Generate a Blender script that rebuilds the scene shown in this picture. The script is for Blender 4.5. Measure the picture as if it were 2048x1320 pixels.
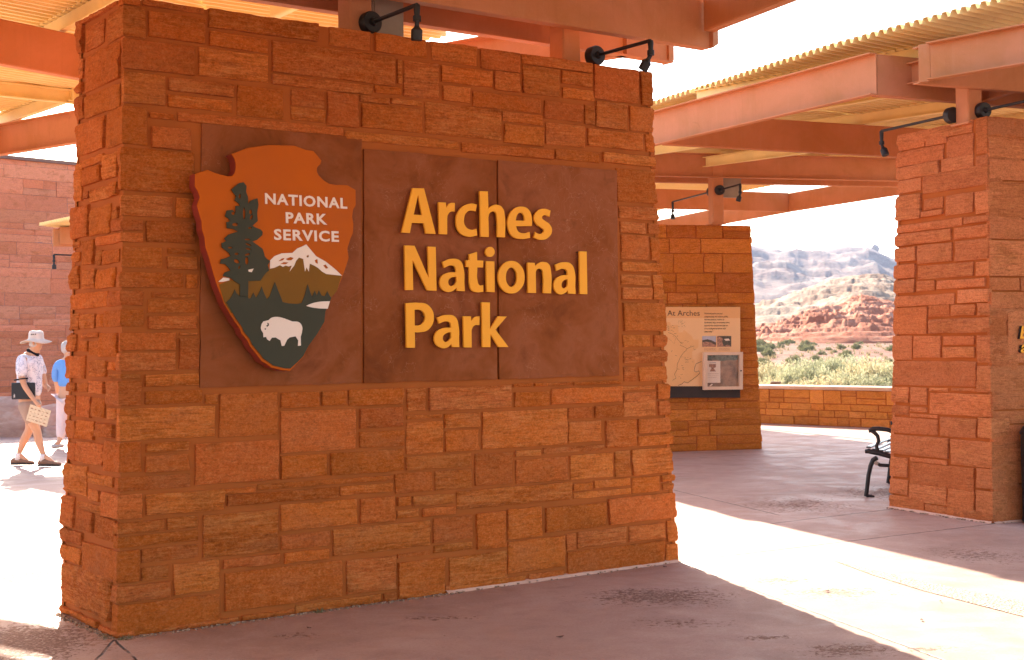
import bpy, math, random
import numpy as np
from mathutils import Vector, Matrix, Quaternion

for _o in list(bpy.data.objects):
    bpy.data.objects.remove(_o)
SC = bpy.context.scene
COL = SC.collection
rad = math.radians

# ------------------------------------------------------------------ camera
CAM_H = 1.6
FPX, PITCH, ROLL = 2769.3, .0127, -.0122
_F = np.array([0, math.cos(PITCH), math.sin(PITCH)])
_R0 = np.array([1., 0, 0]); _U0 = np.cross(_R0, _F)
_R = _R0*math.cos(ROLL)+_U0*math.sin(ROLL)
_U = -_R0*math.sin(ROLL)+_U0*math.cos(ROLL)
cam_d = bpy.data.cameras.new('camera')
cam = bpy.data.objects.new('camera', cam_d); COL.objects.link(cam)
cam.matrix_world = Matrix(((_R[0], _U[0], -_F[0], 0), (_R[1], _U[1], -_F[1], 0), (_R[2], _U[2], -_F[2], CAM_H), (0, 0, 0, 1)))
cam_d.sensor_width = 36.0
cam_d.lens = FPX/2048*36
cam_d.clip_end = 20000
cam_d.dof.use_dof = True
cam_d.dof.focus_distance = 9.5
cam_d.dof.aperture_fstop = 10.0
SC.camera = cam

# ------------------------------------------------------------------ light
SUN_AZ = math.atan2(-.27, .963)      # direction towards the sun, from +Y
SUN_EL = rad(28)
S = Vector((math.sin(SUN_AZ)*math.cos(SUN_EL), math.cos(SUN_AZ)*math.cos(SUN_EL), math.sin(SUN_EL)))
world = bpy.data.worlds.new('World'); SC.world = world; world.use_nodes = True
_nt = world.node_tree
_bg = _nt.nodes['Background']
_sky = _nt.nodes.new('ShaderNodeTexSky'); _sky.sky_type = 'NISHITA'; _sky.sun_disc = False
_sky.sun_elevation = SUN_EL; _sky.sun_rotation = SUN_AZ
_sky.dust_density = 4.0; _sky.air_density = 1.0; _sky.ozone_density = .3; _sky.altitude = 1200
_nt.links.new(_sky.outputs[0], _bg.inputs[0]); _bg.inputs[1].default_value = .13
sun_d = bpy.data.lights.new('sun', 'SUN'); sun_d.energy = 5.0; sun_d.angle = rad(.5); sun_d.color = (1, .88, .72)
sun = bpy.data.objects.new('sun', sun_d); COL.objects.link(sun)
sun.rotation_euler = S.to_track_quat('Z', 'Y').to_euler(); sun.location = (-20, 60, 40)
SC.view_settings.view_transform = 'Standard'; SC.view_settings.look = 'None'
SC.view_settings.gamma = 1; SC.view_settings.exposure = 2.18
SC.view_settings.use_curve_mapping = False
try:
    SC.cycles.max_bounces = 10; SC.cycles.diffuse_bounces = 6
except Exception: pass

# ------------------------------------------------------------------ geometry of the view (used to measure the place)
CC = np.array([0, 0, CAM_H])
def ray(x, y): return _F+_R*(x-1024)/FPX-_U*(y-660)/FPX
def zp(x, y, z):
    d = ray(x, y); return CC+d*((z-CAM_H)/d[2])
def yp(x, y, Y):
    d = ray(x, y); return CC+d*(Y/d[1])
def pl(x, y, P, n):
    P = np.array(P, float); n = np.array(n, float); d = ray(x, y); return CC+d*(((P-CC)@n)/(d@n))

# ------------------------------------------------------------------ noise
def _h(i, j, k):
    n = (i*374761393+j*668265263+k*2147483647+i*j*1274126177) & 0xffffffff
    n = ((n ^ (n >> 13))*1274126177) & 0xffffffff
    return ((n ^ (n >> 16)) & 0xffff)/65535.0
def vnoise(x, y, z):
    x = np.asarray(x, float); y = np.asarray(y, float)+0*x; z = np.asarray(z, float)+0*x
    xi = np.floor(x).astype(np.int64); yi = np.floor(y).astype(np.int64); zi = np.floor(z).astype(np.int64)
    fx = x-xi; fy = y-yi; fz = z-zi
    fx = fx*fx*(3-2*fx); fy = fy*fy*(3-2*fy); fz = fz*fz*(3-2*fz)
    r = 0
    for a in (0, 1):
        for b in (0, 1):
            for c in (0, 1):
                w = (fx if a else 1-fx)*(fy if b else 1-fy)*(fz if c else 1-fz)
                r = r+w*_h(xi+a, yi+b, zi+c)
    return r*2-1
def fbm(x, y, z, o=3):
    r = 0; a = 1; s = 0
    for i in range(o):
        r = r+a*vnoise(x*2**i+i*17.3, y*2**i+i*5.1, z*2**i+i*9.7); s += a; a *= .5
    return r/s

# ------------------------------------------------------------------ mesh helpers
class MB:
    def __init__(self): self.v = []; self.f = []; self.n = 0; self.mi = []; self.rn = []
    def add(self, V, Fs, mi=0, rn=(0.5, 0.5, 0.5)):
        V = np.asarray(V, float).reshape(-1, 3)
        self.v.append(V)
        for f in Fs: self.f.append([int(i)+self.n for i in f]); self.mi.append(mi)
        self.n += len(V); self.rn.append(np.tile(np.array(rn, float), (len(V), 1)))
        return self
    def box(self, c, s, rot=None, mi=0, bev=0, rn=(.5, .5, .5)):
        c = np.array(c, float); h = np.array(s, float)/2
        if bev <= 0:
            P = np.array([[x, y, z] for z in (-1, 1) for y in (-1, 1) for x in (-1, 1)])*h
            Fs = [(0, 2, 3, 1), (4, 5, 7, 6), (0, 1, 5, 4), (2, 6, 7, 3), (0, 4, 6, 2), (1, 3, 7, 5)]
        else:
            b = min(bev, min(h)*.9); P = []; idx = {}
            for z in (-1, 1):
                for y in (-1, 1):
                    for x in (-1, 1):
                        for a in range(3):
                            q = np.array([x, y, z])*(h-b); q[a] = (x, y, z)[a]*h[a]
                            idx[(x, y, z, a)] = len(P); P.append(q)
            Fs = []
            for a in range(3):
                o = [k for k in range(3) if k != a]
                for sg in (-1, 1):
                    ring = []
                    for (p, q) in ((-1, -1), (1, -1), (1, 1), (-1, 1)):
                        k = [0, 0, 0]; k[a] = sg; k[o[0]] = p; k[o[1]] = q; ring.append(idx[(k[0], k[1], k[2], a)])
                    if (sg > 0) == (a == 1): ring.reverse()
                    Fs.append(ring)
            for a in range(3):
                b1, b2 = [k for k in range(3) if k != a]
                for s1 in (-1, 1):
                    for s2 in (-1, 1):
                        k = [0, 0, 0]; k[b1] = s1; k[b2] = s2
                        lo = list(k); lo[a] = -1; hi = list(k); hi[a] = 1
                        r = [idx[(*lo, b1)], idx[(*hi, b1)], idx[(*hi, b2)], idx[(*lo, b2)]]
                        n = np.cross(P[r[1]]-P[r[0]], P[r[2]]-P[r[1]])
                        if n@np.array(k, float) < 0: r.reverse()
                        Fs.append(r)
            for x in (-1, 1):
                for y in (-1, 1):
                    for z in (-1, 1):
                        r = [idx[(x, y, z, a)] for a in range(3)]
                        if x*y*z < 0: r.reverse()
                        Fs.append(r)
            P = np.array(P)
        if rot is not None: P = P@np.array(rot).T
        return self.add(P+c, Fs, mi, rn)
    def beam(self, a, b, w, h, zb=None, mi=0, bev=0, ext=0):
        """horizontal-ish box member from a to b (centre line), width w, height h; a,b give the BOTTOM centre"""
        a = np.array(a, float); b = np.array(b, float); d = b-a; L = np.linalg.norm(d); d /= L
        s = np.cross(d, [0, 0, 1]); s /= np.linalg.norm(s); u = np.cross(s, d)
        M = np.array([d, s, u]).T
        if np.linalg.det(M) < 0: M = np.array([d, -s, u]).T
        return self.box((a+b)/2+u*h/2, (L+ext, w, h), M, mi, bev)
    def tube(self, pts, r, n=10, mi=0, cap=True, flat=1.0):
        pts = [np.array(p, float) for p in pts]; rs = r if hasattr(r, '__len__') else [r]*len(pts)
        V = []; up = None
        for i, p in enumerate(pts):
            t = pts[min(i+1, len(pts)-1)]-pts[max(i-1, 0)]; t = t/np.linalg.norm(t)
            if up is None:
                up = np.cross(t, [0, 0, 1.0]); 
                if np.linalg.norm(up) < 1e-3: up = np.array([1., 0, 0])
            up = up-t*(up@t); up = up/np.linalg.norm(up); w = np.cross(t, up)
            for k in range(n):
                a = 2*math.pi*k/n; V.append(p+rs[i]*(math.cos(a)*up*flat+math.sin(a)*w))
        Fs = []
        for i in range(len(pts)-1):
            for k in range(n): Fs.append((i*n+k, i*n+(k+1) % n, (i+1)*n+(k+1) % n, (i+1)*n+k))
        if cap: Fs.append(list(range(n))[::-1]); Fs.append([(len(pts)-1)*n+k for k in range(n)])
        return self.add(V, Fs, mi)
    def prism(self, poly, zf, thick_vec, mi=0):
        """closed outline (list of 3D points) swept by thick_vec"""
        P = np.array(poly, float); n = len(P); Q = P+np.array(thick_vec)
        Fs = [list(range(n)), [n+k for k in range(n)][::-1]]+[(k, n+k, n+(k+1) % n, (k+1) % n) for k in range(n)]
        return self.add(np.vstack([P, Q]), Fs, mi)
    def build(self, name, mats, parent=None, smooth=False, loc=None, attr=False, fix=True):
        me = bpy.data.meshes.new(name)
        V = np.vstack(self.v)
        if loc is not None: V = V-np.array(loc)
        me.from_pydata(V.tolist(), [], self.f)
        mats = mats if isinstance(mats, (list, tuple)) else [mats]
        for m in mats: me.materials.append(m)
        me.polygons.foreach_set('material_index', self.mi)
        if smooth: me.polygons.foreach_set('use_smooth', [True]*len(me.polygons))
        if attr:
            a = me.attributes.new('rnd', 'FLOAT_VECTOR', 'POINT'); a.data.foreach_set('vector', np.vstack(self.rn).ravel())
        me.update()
        if fix:
            import bmesh
            bm = bmesh.new(); bm.from_mesh(me); bmesh.ops.recalc_face_normals(bm, faces=bm.faces); bm.to_mesh(me); bm.free()
        o = bpy.data.objects.new(name, me); COL.objects.link(o)
        if loc is not None: o.location = loc
        if parent is not None:
            o.parent = parent
            w = Vector((0, 0, 0)); p = parent
            while p is not None: w += p.location; p = p.parent
            o.location = Vector(loc if loc is not None else (0, 0, 0))-w
        return o
def tag(o, label=None, cat=None, group=None, kind=None):
    if label: o['label'] = label
    if cat: o['category'] = cat
    if group: o['group'] = group
    if kind: o['kind'] = kind
    return o
def empty(name, loc, label, cat, group=None):
    o = bpy.data.objects.new(name, None); COL.objects.link(o); o.location = tuple(float(x) for x in loc); o.empty_display_size = .3
    return tag(o, label, cat, group)
def smooth_by_angle(o, ang=35):
    me = o.data
    me.polygons.foreach_set('use_smooth', [True]*len(me.polygons))
    try: me.set_sharp_from_angle(angle=rad(ang))
    except Exception: pass

# ------------------------------------------------------------------ materials
class NT:
    def __init__(self, name):
        self.m = bpy.data.materials.new(name); self.m.use_nodes = True
        self.t = self.m.node_tree; self.b = self.t.nodes['Principled BSDF']; self.out = self.t.nodes['Material Output']
    def n(self, typ, **k):
        nd = self.t.nodes.new(typ)
        for a, v in k.items():
            if a.startswith('_'): nd.inputs[a[1:].replace('_', ' ')].default_value = v
            else: setattr(nd, a, v)
        return nd
    def l(self, a, b): self.t.links.new(a, b); return b
    def sock(self, s, v):
        if isinstance(v, (int, float)): s.default_value = v
        elif isinstance(v, (tuple, list)): s.default_value = (*v, 1) if len(v) == 3 and s.type == 'RGBA' else v
        else: self.l(v, s)
    def math(self, op, a, b=0, c=None, clamp=False):
        nd = self.n('ShaderNodeMath', operation=op, use_clamp=clamp)
        self.sock(nd.inputs[0], a); self.sock(nd.inputs[1], b)
        if c is not None: self.sock(nd.inputs[2], c)
        return nd.outputs[0]
    def mix(self, fac, a, b, blend='MIX'):
        nd = self.n('ShaderNodeMix', data_type='RGBA', blend_type=blend)
        self.sock(nd.inputs[0], fac); self.sock(nd.inputs[6], a); self.sock(nd.inputs[7], b)
        return nd.outputs[2]
    def noise(self, vec, scale=5, detail=4, rough=.55, dist=0):
        nd = self.n('ShaderNodeTexNoise'); nd.inputs['Scale'].default_value = scale; nd.inputs['Detail'].default_value = detail
        nd.inputs['Roughness'].default_value = rough; nd.inputs['Distortion'].default_value = dist
        if vec is not None: self.l(vec, nd.inputs['Vector'])
        return nd.outputs['Fac']
    def ramp(self, fac, stops, interp='LINEAR'):
        nd = self.n('ShaderNodeValToRGB'); nd.color_ramp.interpolation = interp
        e = nd.color_ramp.elements
        while len(e) < len(stops): e.new(.5)
        for i, (p, c) in enumerate(stops):
            e[i].position = p; e[i].color = (*c, 1) if len(c) == 3 else c
        self.l(fac, nd.inputs[0]); return nd.outputs[0]
    def mr(self, v, a, b, c=0, d=1):
        nd = self.n('ShaderNodeMapRange'); self.sock(nd.inputs[0], v)
        for i, x in enumerate((a, b, c, d)): nd.inputs[i+1].default_value = x
        return nd.outputs[0]
    def obj(self, scale=(1, 1, 1), add=None):
        tc = self.n('ShaderNodeTexCoord'); o = tc.outputs['Object']
        if add is not None:
            va = self.n('ShaderNodeVectorMath', operation='ADD'); self.l(o, va.inputs[0]); self.l(add, va.inputs[1]); o = va.outputs[0]
        mp = self.n('ShaderNodeMapping'); mp.inputs['Scale'].default_value = scale; self.l(o, mp.inputs[0]); return mp.outputs[0]
    def bump(self, h, strength=.3, dist=.01, normal=None):
        nd = self.n('ShaderNodeBump'); nd.inputs['Strength'].default_value = strength; nd.inputs['Distance'].default_value = dist
        self.l(h, nd.inputs['Height'])
        if normal is not None: self.l(normal, nd.inputs['Normal'])
        return nd.outputs[0]
    def fin(self, col=None, rough=None, normal=None, metal=None, spec=None):
        if col is not None: self.sock(self.b.inputs['Base Color'], col)
        if rough is not None: self.sock(self.b.inputs['Roughness'], rough)
        if normal is not None: self.l(normal, self.b.inputs['Normal'])
        if metal is not None: self.b.inputs['Metallic'].default_value = metal
        if spec is not None: self.b.inputs['Specular IOR Level'].default_value = spec
        return self.m

def mat_stone(name, cols, band=.35, fleck=.42):
    g = NT(name)
    at = g.n('ShaderNodeAttribute', attribute_name='rnd'); v = at.outputs['Vector']
    sc = g.n('ShaderNodeVectorMath', operation='SCALE'); g.l(v, sc.inputs[0]); sc.inputs['Scale'].default_value = 37.0
    sx = g.n('ShaderNodeSeparateXYZ'); g.l(v, sx.inputs[0])
    base = g.ramp(sx.outputs[0], [(i/(len(cols)-1), c) for i, c in enumerate(cols)])
    bands = g.noise(g.obj((1.6, 1.6, 15), sc.outputs[0]), 1.0, 7, .72, .5)
    bandf = g.noise(g.obj((9, 9, 70), sc.outputs[0]), 1.0, 5, .75, .6)
    blot = g.noise(g.obj((3, 3, 5), sc.outputs[0]), 1.0, 5, .6, .3)
    grain = g.noise(g.obj((70, 70, 95)), 1.0, 5, .85)
    stri = g.noise(g.obj((7, 7, 75), sc.outputs[0]), 1.0, 6, .8, .25)
    amt = g.math('MULTIPLY', g.mr(sx.outputs[1], .45, 1, .15, 1), band)
    c = g.mix(g.math('MULTIPLY', g.mr(bands, .46, .62), amt, clamp=True), base, (.68, .26, .07))
    c = g.mix(g.math('MULTIPLY', g.mr(bands, .5, .36), amt, clamp=True), c, (.26, .07, .012))
    c = g.mix(g.math('MULTIPLY', g.mr(blot, .5, .72), .4), c, (.52, .175, .07))
    c = g.mix(g.math('MULTIPLY', g.mr(blot, .48, .3), .45), c, (.30, .085, .014))
    c = g.mix(g.math('MULTIPLY', g.mr(bandf, .55, .75), .25), c, (.62, .22, .075))
    c = g.mix(g.math('MULTIPLY', g.mr(grain, .52, .66), fleck), c, (.84, .36, .14))
    c = g.mix(g.math('MULTIPLY', g.mr(grain, .48, .34), fleck*1.1), c, (.14, .032, .006))
    c = g.mix(g.math('MULTIPLY', g.mr(stri, .52, .64), g.mr(sx.outputs[1], .1, .9, .12, .55)), c, (.76, .31, .10))
    c = g.mix(g.math('MULTIPLY', g.mr(stri, .48, .36), g.mr(sx.outputs[1], .1, .9, .15, .55)), c, (.20, .05, .010))
    chip = g.noise(g.obj((16, 16, 26), sc.outputs[0]), 1.0, 5, .8, 1.2)
    c = g.mix(g.math('MULTIPLY', g.mr(chip, .7, .73), .45), c, (.8, .48, .25))
    g2 = g.noise(g.obj((30, 30, 44), sc.outputs[0]), 1.0, 5, .8, .3)
    c = g.mix(g.math('MULTIPLY', g.mr(g2, .52, .68), .35), c, (.80, .30, .11))
    c = g.mix(g.math('MULTIPLY', g.mr(g2, .47, .32), .42), c, (.17, .04, .008))
    hv = g.n('ShaderNodeHueSaturation'); g.l(c, hv.inputs['Color']); g.l(g.mr(sx.outputs[2], 0, 1, .86, 1.12), hv.inputs['Value']); c = hv.outputs['Color']
    hgt = g.math('ADD', g.math('MULTIPLY', g.noise(g.obj((9, 9, 60), sc.outputs[0]), 1, 6, .7), .7), g.math('MULTIPLY', grain, .35))
    hgt = g.math('ADD', hgt, g.math('MULTIPLY', stri, .8)); hgt = g.math('ADD', hgt, g.math('MULTIPLY', g.noise(g.obj((35, 35, 45)), 1, 6, .8), 1.1))
    return g.fin(c, .9, g.bump(hgt, 1.0, .014), spec=.08)
STONE_COLS = [(.56, .120, .011), (.62, .140, .014), (.63, .132, .016), (.67, .168, .022), (.60, .126, .022), (.66, .150, .028), (.50, .104, .010)]
M_STONE = mat_stone('sandstone', STONE_COLS, .5)
M_STONE_B = mat_stone('pink_sandstone', [(.58, .165, .055), (.64, .195, .07), (.60, .165, .055), (.68, .225, .085), (.58, .155, .045), (.64, .19, .07)], .25)
M_STONE_C = mat_stone('orange_sandstone', [(.54, .155, .014), (.60, .19, .018), (.50, .14, .012), (.64, .215, .026), (.46, .12, .011)], .25)
M_STONE_D = mat_stone('building_sandstone', [(.70, .225, .12), (.76, .26, .145), (.64, .19, .095), (.80, .32, .185), (.60, .18, .085)], .2, .1)
M_STONE_L = mat_stone('low_wall_sandstone', [(.68, .27, .045), (.74, .31, .06), (.62, .23, .035), (.76, .34, .08)], .25)
def mat_mortar():
    g = NT('red_mortar'); n = g.noise(g.obj((60, 60, 60)), 1, 4, .7); n2 = g.noise(g.obj((3, 3, 3)), 1, 3)
    c = g.mix(n2, (.44, .115, .024), (.34, .085, .016))
    return g.fin(c, .95, g.bump(n, .5, .006), spec=.15)
M_MORTAR = mat_mortar()
def mat_slab():
    g = NT('polished_slab')
    at = g.n('ShaderNodeAttribute', attribute_name='rnd'); sc = g.n('ShaderNodeVectorMath', operation='SCALE'); g.l(at.outputs['Vector'], sc.inputs[0]); sc.inputs['Scale'].default_value = 23.0
    a = g.noise(g.obj((2.2, 2.2, 2.2), sc.outputs[0]), 1, 7, .62, .6); b = g.noise(g.obj((7, 7, 7), sc.outputs[0]), 1, 6, .7, .9)
    gr = g.noise(g.obj((230, 230, 230)), 1, 2, .7)
    c = g.ramp(a, [(.3, (.17, .040, .007)), (.45, (.24, .060, .012)), (.58, (.29, .082, .026)), (.72, (.20, .048, .012))])
    c = g.mix(g.math('MULTIPLY', g.mr(b, .55, .8), .5), c, (.33, .115, .045))
    c = g.mix(g.math('MULTIPLY', g.mr(b, .42, .25), .5), c, (.10, .028, .006))
    vo = g.n('ShaderNodeTexVoronoi', feature='DISTANCE_TO_EDGE'); 
    wp = g.n('ShaderNodeVectorMath', operation='ADD'); g.l(g.obj((1.3, 1.3, 1.3), sc.outputs[0]), wp.inputs[0])
    nn = g.n('ShaderNodeTexNoise'); nn.inputs['Scale'].default_value = 4; nn.inputs['Detail'].default_value = 5; g.l(g.obj(), nn.inputs['Vector']); g.l(nn.outputs['Color'], wp.inputs[1]); g.l(wp.outputs[0], vo.inputs['Vector'])
    vein = g.math('MULTIPLY', g.math('MULTIPLY', g.mr(vo.outputs['Distance'], .012, .0), g.mr(g.noise(g.obj((2, 2, 2)), 1, 2), .5, .62)), .5)
    c = g.mix(vein, c, (.5, .25, .14))
    c = g.mix(g.math('MULTIPLY', g.mr(gr, .6, .8), .25), c, (.40, .16, .07))
    h = g.math('ADD', g.math('MULTIPLY', b, .6), g.math('MULTIPLY', gr, .25)); h = g.math('ADD', h, g.math('MULTIPLY', vein, .8))
    return g.fin(c, .75, g.bump(h, .45, .006), spec=.12)
M_SLAB = mat_slab()
def mat_paint(name, col, rough=.5, var=.08, spec=.4, metal=0, bs=.06, sc=3):
    g = NT(name); n = g.noise(g.obj((sc, sc, sc)), 1, 5, .6); f = g.noise(g.obj((120, 120, 120)), 1, 2)
    dk = tuple(x*(1-var*2.2) for x in col); lt = tuple(min(1, x*(1+var)) for x in col)
    c = g.mix(g.mr(n, .3, .7), dk, lt)
    return g.fin(c, g.mr(n, .3, .7, rough-.06, rough+.1), g.bump(f, bs, .002), metal, spec)
def mat_beam():
    g = NT('red_steel_paint'); a = g.noise(g.obj((1.3, 1.3, 1.3)), 1, 6, .65, .5); st = g.noise(g.obj((14, 14, 1.2)), 1, 5, .7, .3); f = g.noise(g.obj((60, 60, 60)), 1, 4, .8); d = g.noise(g.obj((5, 5, 5)), 1, 6, .75, .8)
    c = g.mix(g.mr(a, .3, .7), (.45, .18, .058), (.59, .245, .12))
    c = g.mix(g.math('MULTIPLY', g.mr(st, .55, .75), .12), c, (.66, .38, .22))
    c = g.mix(g.math('MULTIPLY', g.mr(st, .45, .28), .14), c, (.30, .10, .03))
    c = g.mix(g.math('MULTIPLY', g.mr(f, .58, .75), .22), c, (.72, .42, .22))
    c = g.mix(g.math('MULTIPLY', g.mr(d, .66, .72), .5), c, (.26, .09, .03))
    return g.fin(c, g.mr(a, .3, .7, .5, .75), g.bump(f, .25, .003), spec=.15)
M_BEAM = mat_beam()
M_CREAM = mat_paint('cream_steel_paint', (.86, .68, .30), .5, .05, .2)
def mat_deck():
    g = NT('deck_paint'); n = g.noise(g.obj((2, 2, 2)), 1, 5, .6); d = g.noise(g.obj((9, 9, 9)), 1, 5, .7)
    c = g.mix(g.mr(n, .3, .7), (.80, .63, .27), (.87, .72, .36))
    c = g.mix(g.math('MULTIPLY', g.mr(d, .62, .8), .35), c, (.35, .2, .09))
    return g.fin(c, .5, None, 0, .2)
M_DECK = mat_deck()
M_BLACK = mat_paint('black_metal', (.018, .017, .018), .45, .1)
M_GREY = mat_paint('grey_enclosure', (.36, .32, .24), .5, .1)
M_LETTER = mat_paint('ochre_letter_paint', (.94, .385, .03), .55, .03, .15)
M_LETTER_S = mat_paint('letter_edge', (.16, .06, .02), .6, .05)
M_EM_RED = mat_paint('arrowhead_brown', (.50, .10, .005), .6, .04, .12)
M_EM_EDGE = mat_paint('arrowhead_edge', (.28, .035, .02), .5, .1)
M_EM_GREEN = mat_paint('emblem_green', (.062, .058, .036), .7, .05, .1)
M_EM_BROWN = mat_paint('emblem_brown', (.22, .095, .015), .7, .05, .1)
M_EM_WHITE = mat_paint('emblem_white', (.85, .66, .52), .55, .03)
M_GLASS = mat_paint('case_glass', (.25, .22, .16), .15, .05, .6)
# ------------------------------------------------------------------ masonry
class Wall:
    """battered rectangular wall; corner 0 front-left, 1 front-right, 2 back-right, 3 back-left"""
    def __init__(s, ox, oy, th, L, T, b, H):
        s.O = np.array([ox, oy]); s.D = np.array([math.sin(th), math.cos(th)]); s.N = np.array([math.cos(th), -math.sin(th)])
        s.L, s.T, s.b, s.H = L, T, b, H
        s.dirs = [s.D, -s.N, -s.D, s.N]; s.nrm = [s.N, s.D, -s.N, -s.D]; s.len = [L, T, L, T]
        c = s.O; s.c = [c, c+s.D*L, c+s.D*L-s.N*T, c-s.N*T]
        s.sh = [s.D-s.N, -s.D-s.N, -s.D+s.N, s.D+s.N]   # inward shift per unit batter
    def corner(s, i, z): return s.c[i % 4]+s.sh[i % 4]*(s.b*np.asarray(z, float))[..., None]
    def pos(s, i, t, z, d):
        """t along perimeter from corner i (t<0: back on the previous face), d outward displacement"""
        t = np.asarray(t, float); z = np.asarray(z, float)
        c = s.corner(i, z)
        f = t[..., None] > 1e-6; g = t[..., None] < -1e-6
        dirn = np.where(t[..., None] >= 0, s.dirs[i % 4], s.dirs[(i-1) % 4])
        n = np.where(f, s.nrm[i % 4], np.where(g, s.nrm[(i-1) % 4], s.nrm[i % 4]+s.nrm[(i-1) % 4]))
        xy = c+dirn*t[..., None]+n*d[..., None]
        return np.concatenate([xy, z[..., None]], -1)
    # pixel -> coordinates on a face
    def front(s, x, y, off=0):
        n3 = np.array([*s.N, s.b]); p = pl(x, y, [*(s.O+s.N*off), 0], n3)
        z = p[2]; q = p[:2]-s.corner(0, z); return float(q@s.D), float(z)
    def side(s, x, y):
        n3 = np.array([*(-s.D), s.b]); p = pl(x, y, [*s.O, 0], n3)
        z = p[2]; q = p[:2]-s.corner(0, z); return float(q@(-s.N)), float(z)
    def flen(s, i, z): return s.len[i % 4]-2*s.b*z

def stone(mb, W, ci, t0, t1, z0, z1, rng, res=.02, rough=1.0, joint=.006, proud=None, band=None, col=None, tops=False):
    j = joint*(.6+.9*rng.random())
    t0 += j; t1 -= j; z0 += j*.8; z1 -= j*.8
    if t1-t0 < .02: t1 = t0+.02
    if z1-z0 < .015: z1 = z0+.015
    w, h = t1-t0, z1-z0
    if t0 < -.012 < .012 < t1:
        na = max(2, int(-t0/res)+1); nb = max(2, int(t1/res)+1)
        tt = np.concatenate([np.linspace(t0, 0, na), np.linspace(0, t1, nb)[1:]])
    else: tt = np.linspace(t0, t1, max(3, int(w/res)+1))
    zz = np.linspace(z0, z1, max(3, int(h/res)+1))
    nt, nz = len(tt), len(zz)
    # an extra ring just inside the rim gives the broken arris
    T, Z = np.meshgrid(tt, zz)
    sd = rng.random()*900
    ft = (T-t0)/w; fz = (Z-z0)/h
    A = .0055*rough
    wl = np.clip(1-ft*4, 0, 1); wr = np.clip(ft*4-3, 0, 1); wb = np.clip(1-fz*3, 0, 1); wt = np.clip(fz*3-2, 0, 1)
    T2 = T+A*(wl*fbm(Z*9, sd, 1.)+wr*fbm(Z*9, sd, 9.))*1.3
    Z2 = Z+A*(wb*fbm(T*7, sd, 3.)+wt*fbm(T*7, sd, 5.))
    sl = (rng.random()-.5)*.05*rough; sz = (rng.random()-.5)*.06*rough
    if t0 < 0 < t1: T2 = np.where(np.abs(T) < 1e-6, 0, T2); T2 = np.where(T > 1e-6, np.maximum(T2, 1e-4), np.where(T < -1e-6, np.minimum(T2, -1e-4), T2))
    p = (rng.random()**1.5*.014+.002) if proud is None else proud
    e = np.minimum(np.minimum(T-t0, t1-T), np.minimum(Z-z0, z1-Z))
    d = p+sl*(T-(t0+t1)/2)+sz*(Z-(z0+z1)/2)
    d = d+rough*(.008*fbm(T*5+sd, Z*7, sd)+.004*fbm(T*7, Z*38+sd, sd)+.0036*vnoise(T*50, Z*55, sd)+.006*np.abs(fbm(T*12, Z*14, sd+4)))
    # chipped flakes
    fl = fbm(T*4+sd*2, Z*5, sd+7)
    d = d-rough*.007*np.clip((fl-.12)*6, 0, 1)
    d = d-.007*np.exp(-e/.003)*(1+.9*vnoise(T*22, Z*22, sd))-rough*.010*np.clip(fbm(T*9, Z*9, sd+3)*3-.6, 0, 1)*np.exp(-e/.03)
    d = np.clip(d, -.006, .045)
    P = W.pos(ci, T2, Z2, d)
    back = -.035
    # skirt
    ring = [(0, k) for k in range(nt)]+[(k, nt-1) for k in range(1, nz)]+[(nz-1, k) for k in range(nt-2, -1, -1)]+[(k, 0) for k in range(nz-2, 0, -1)]
    ri = np.array([a*nt+b for a, b in ring])
    tr = np.array([T2[a, b] for a, b in ring]); zr = np.array([Z2[a, b] for a, b in ring])
    bk = np.full(len(ring), back)
    if tops: bk = np.where(np.abs(zr-zr.max()) < .012, -.03, back)
    Q = W.pos(ci, tr, zr, bk)
    V = np.vstack([P.reshape(-1, 3), Q]); base = nt*nz
    Fs = []
    for a in range(nz-1):
        for b in range(nt-1):
            i = a*nt+b; Fs.append((i, i+1, i+nt+1, i+nt))
    m = len(ring)
    for k in range(m):
        k2 = (k+1) % m; Fs.append((ri[k], base+k, base+k2, ri[k2]))
    rn = (rng.random() if col is None else col, rng.random() if band is None else band, rng.random())
    mb.add(V, Fs, 0, rn)

def ashlar(rng, t0, t1, z0, z1, hs=(.13, .2, .27, .33), ls=(.28, .75), split=.3):
    """random coursed ashlar of a t/z rectangle -> list of (t0,t1,z0,z1)"""
    out = []; z = z0
    while z < z1-1e-4:
        h = rng.choice(hs)
        if z1-z-h < .1: h = z1-z
        t = t0-rng.random()*.0
        first = True
        while t < t1-1e-4:
            l = rng.uniform(*ls)*(.6+h*1.6)
            if t1-t-l < .14: l = t1-t
            r = rng.random()
            if r < split and h > .19:
                k = rng.uniform(.35, .65)*h
                for (a, b) in ((z, z+k), (z+k, z+h)):
                    if l > .42 and rng.random() < .55:
                        c = t+l*rng.uniform(.3, .7); out += [(t, c, a, b), (c, t+l, a, b)]
                    else: out.append((t, t+l, a, b))
            else: out.append((t, t+l, z, z+h))
            t += l
        z += h
    return out

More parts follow.
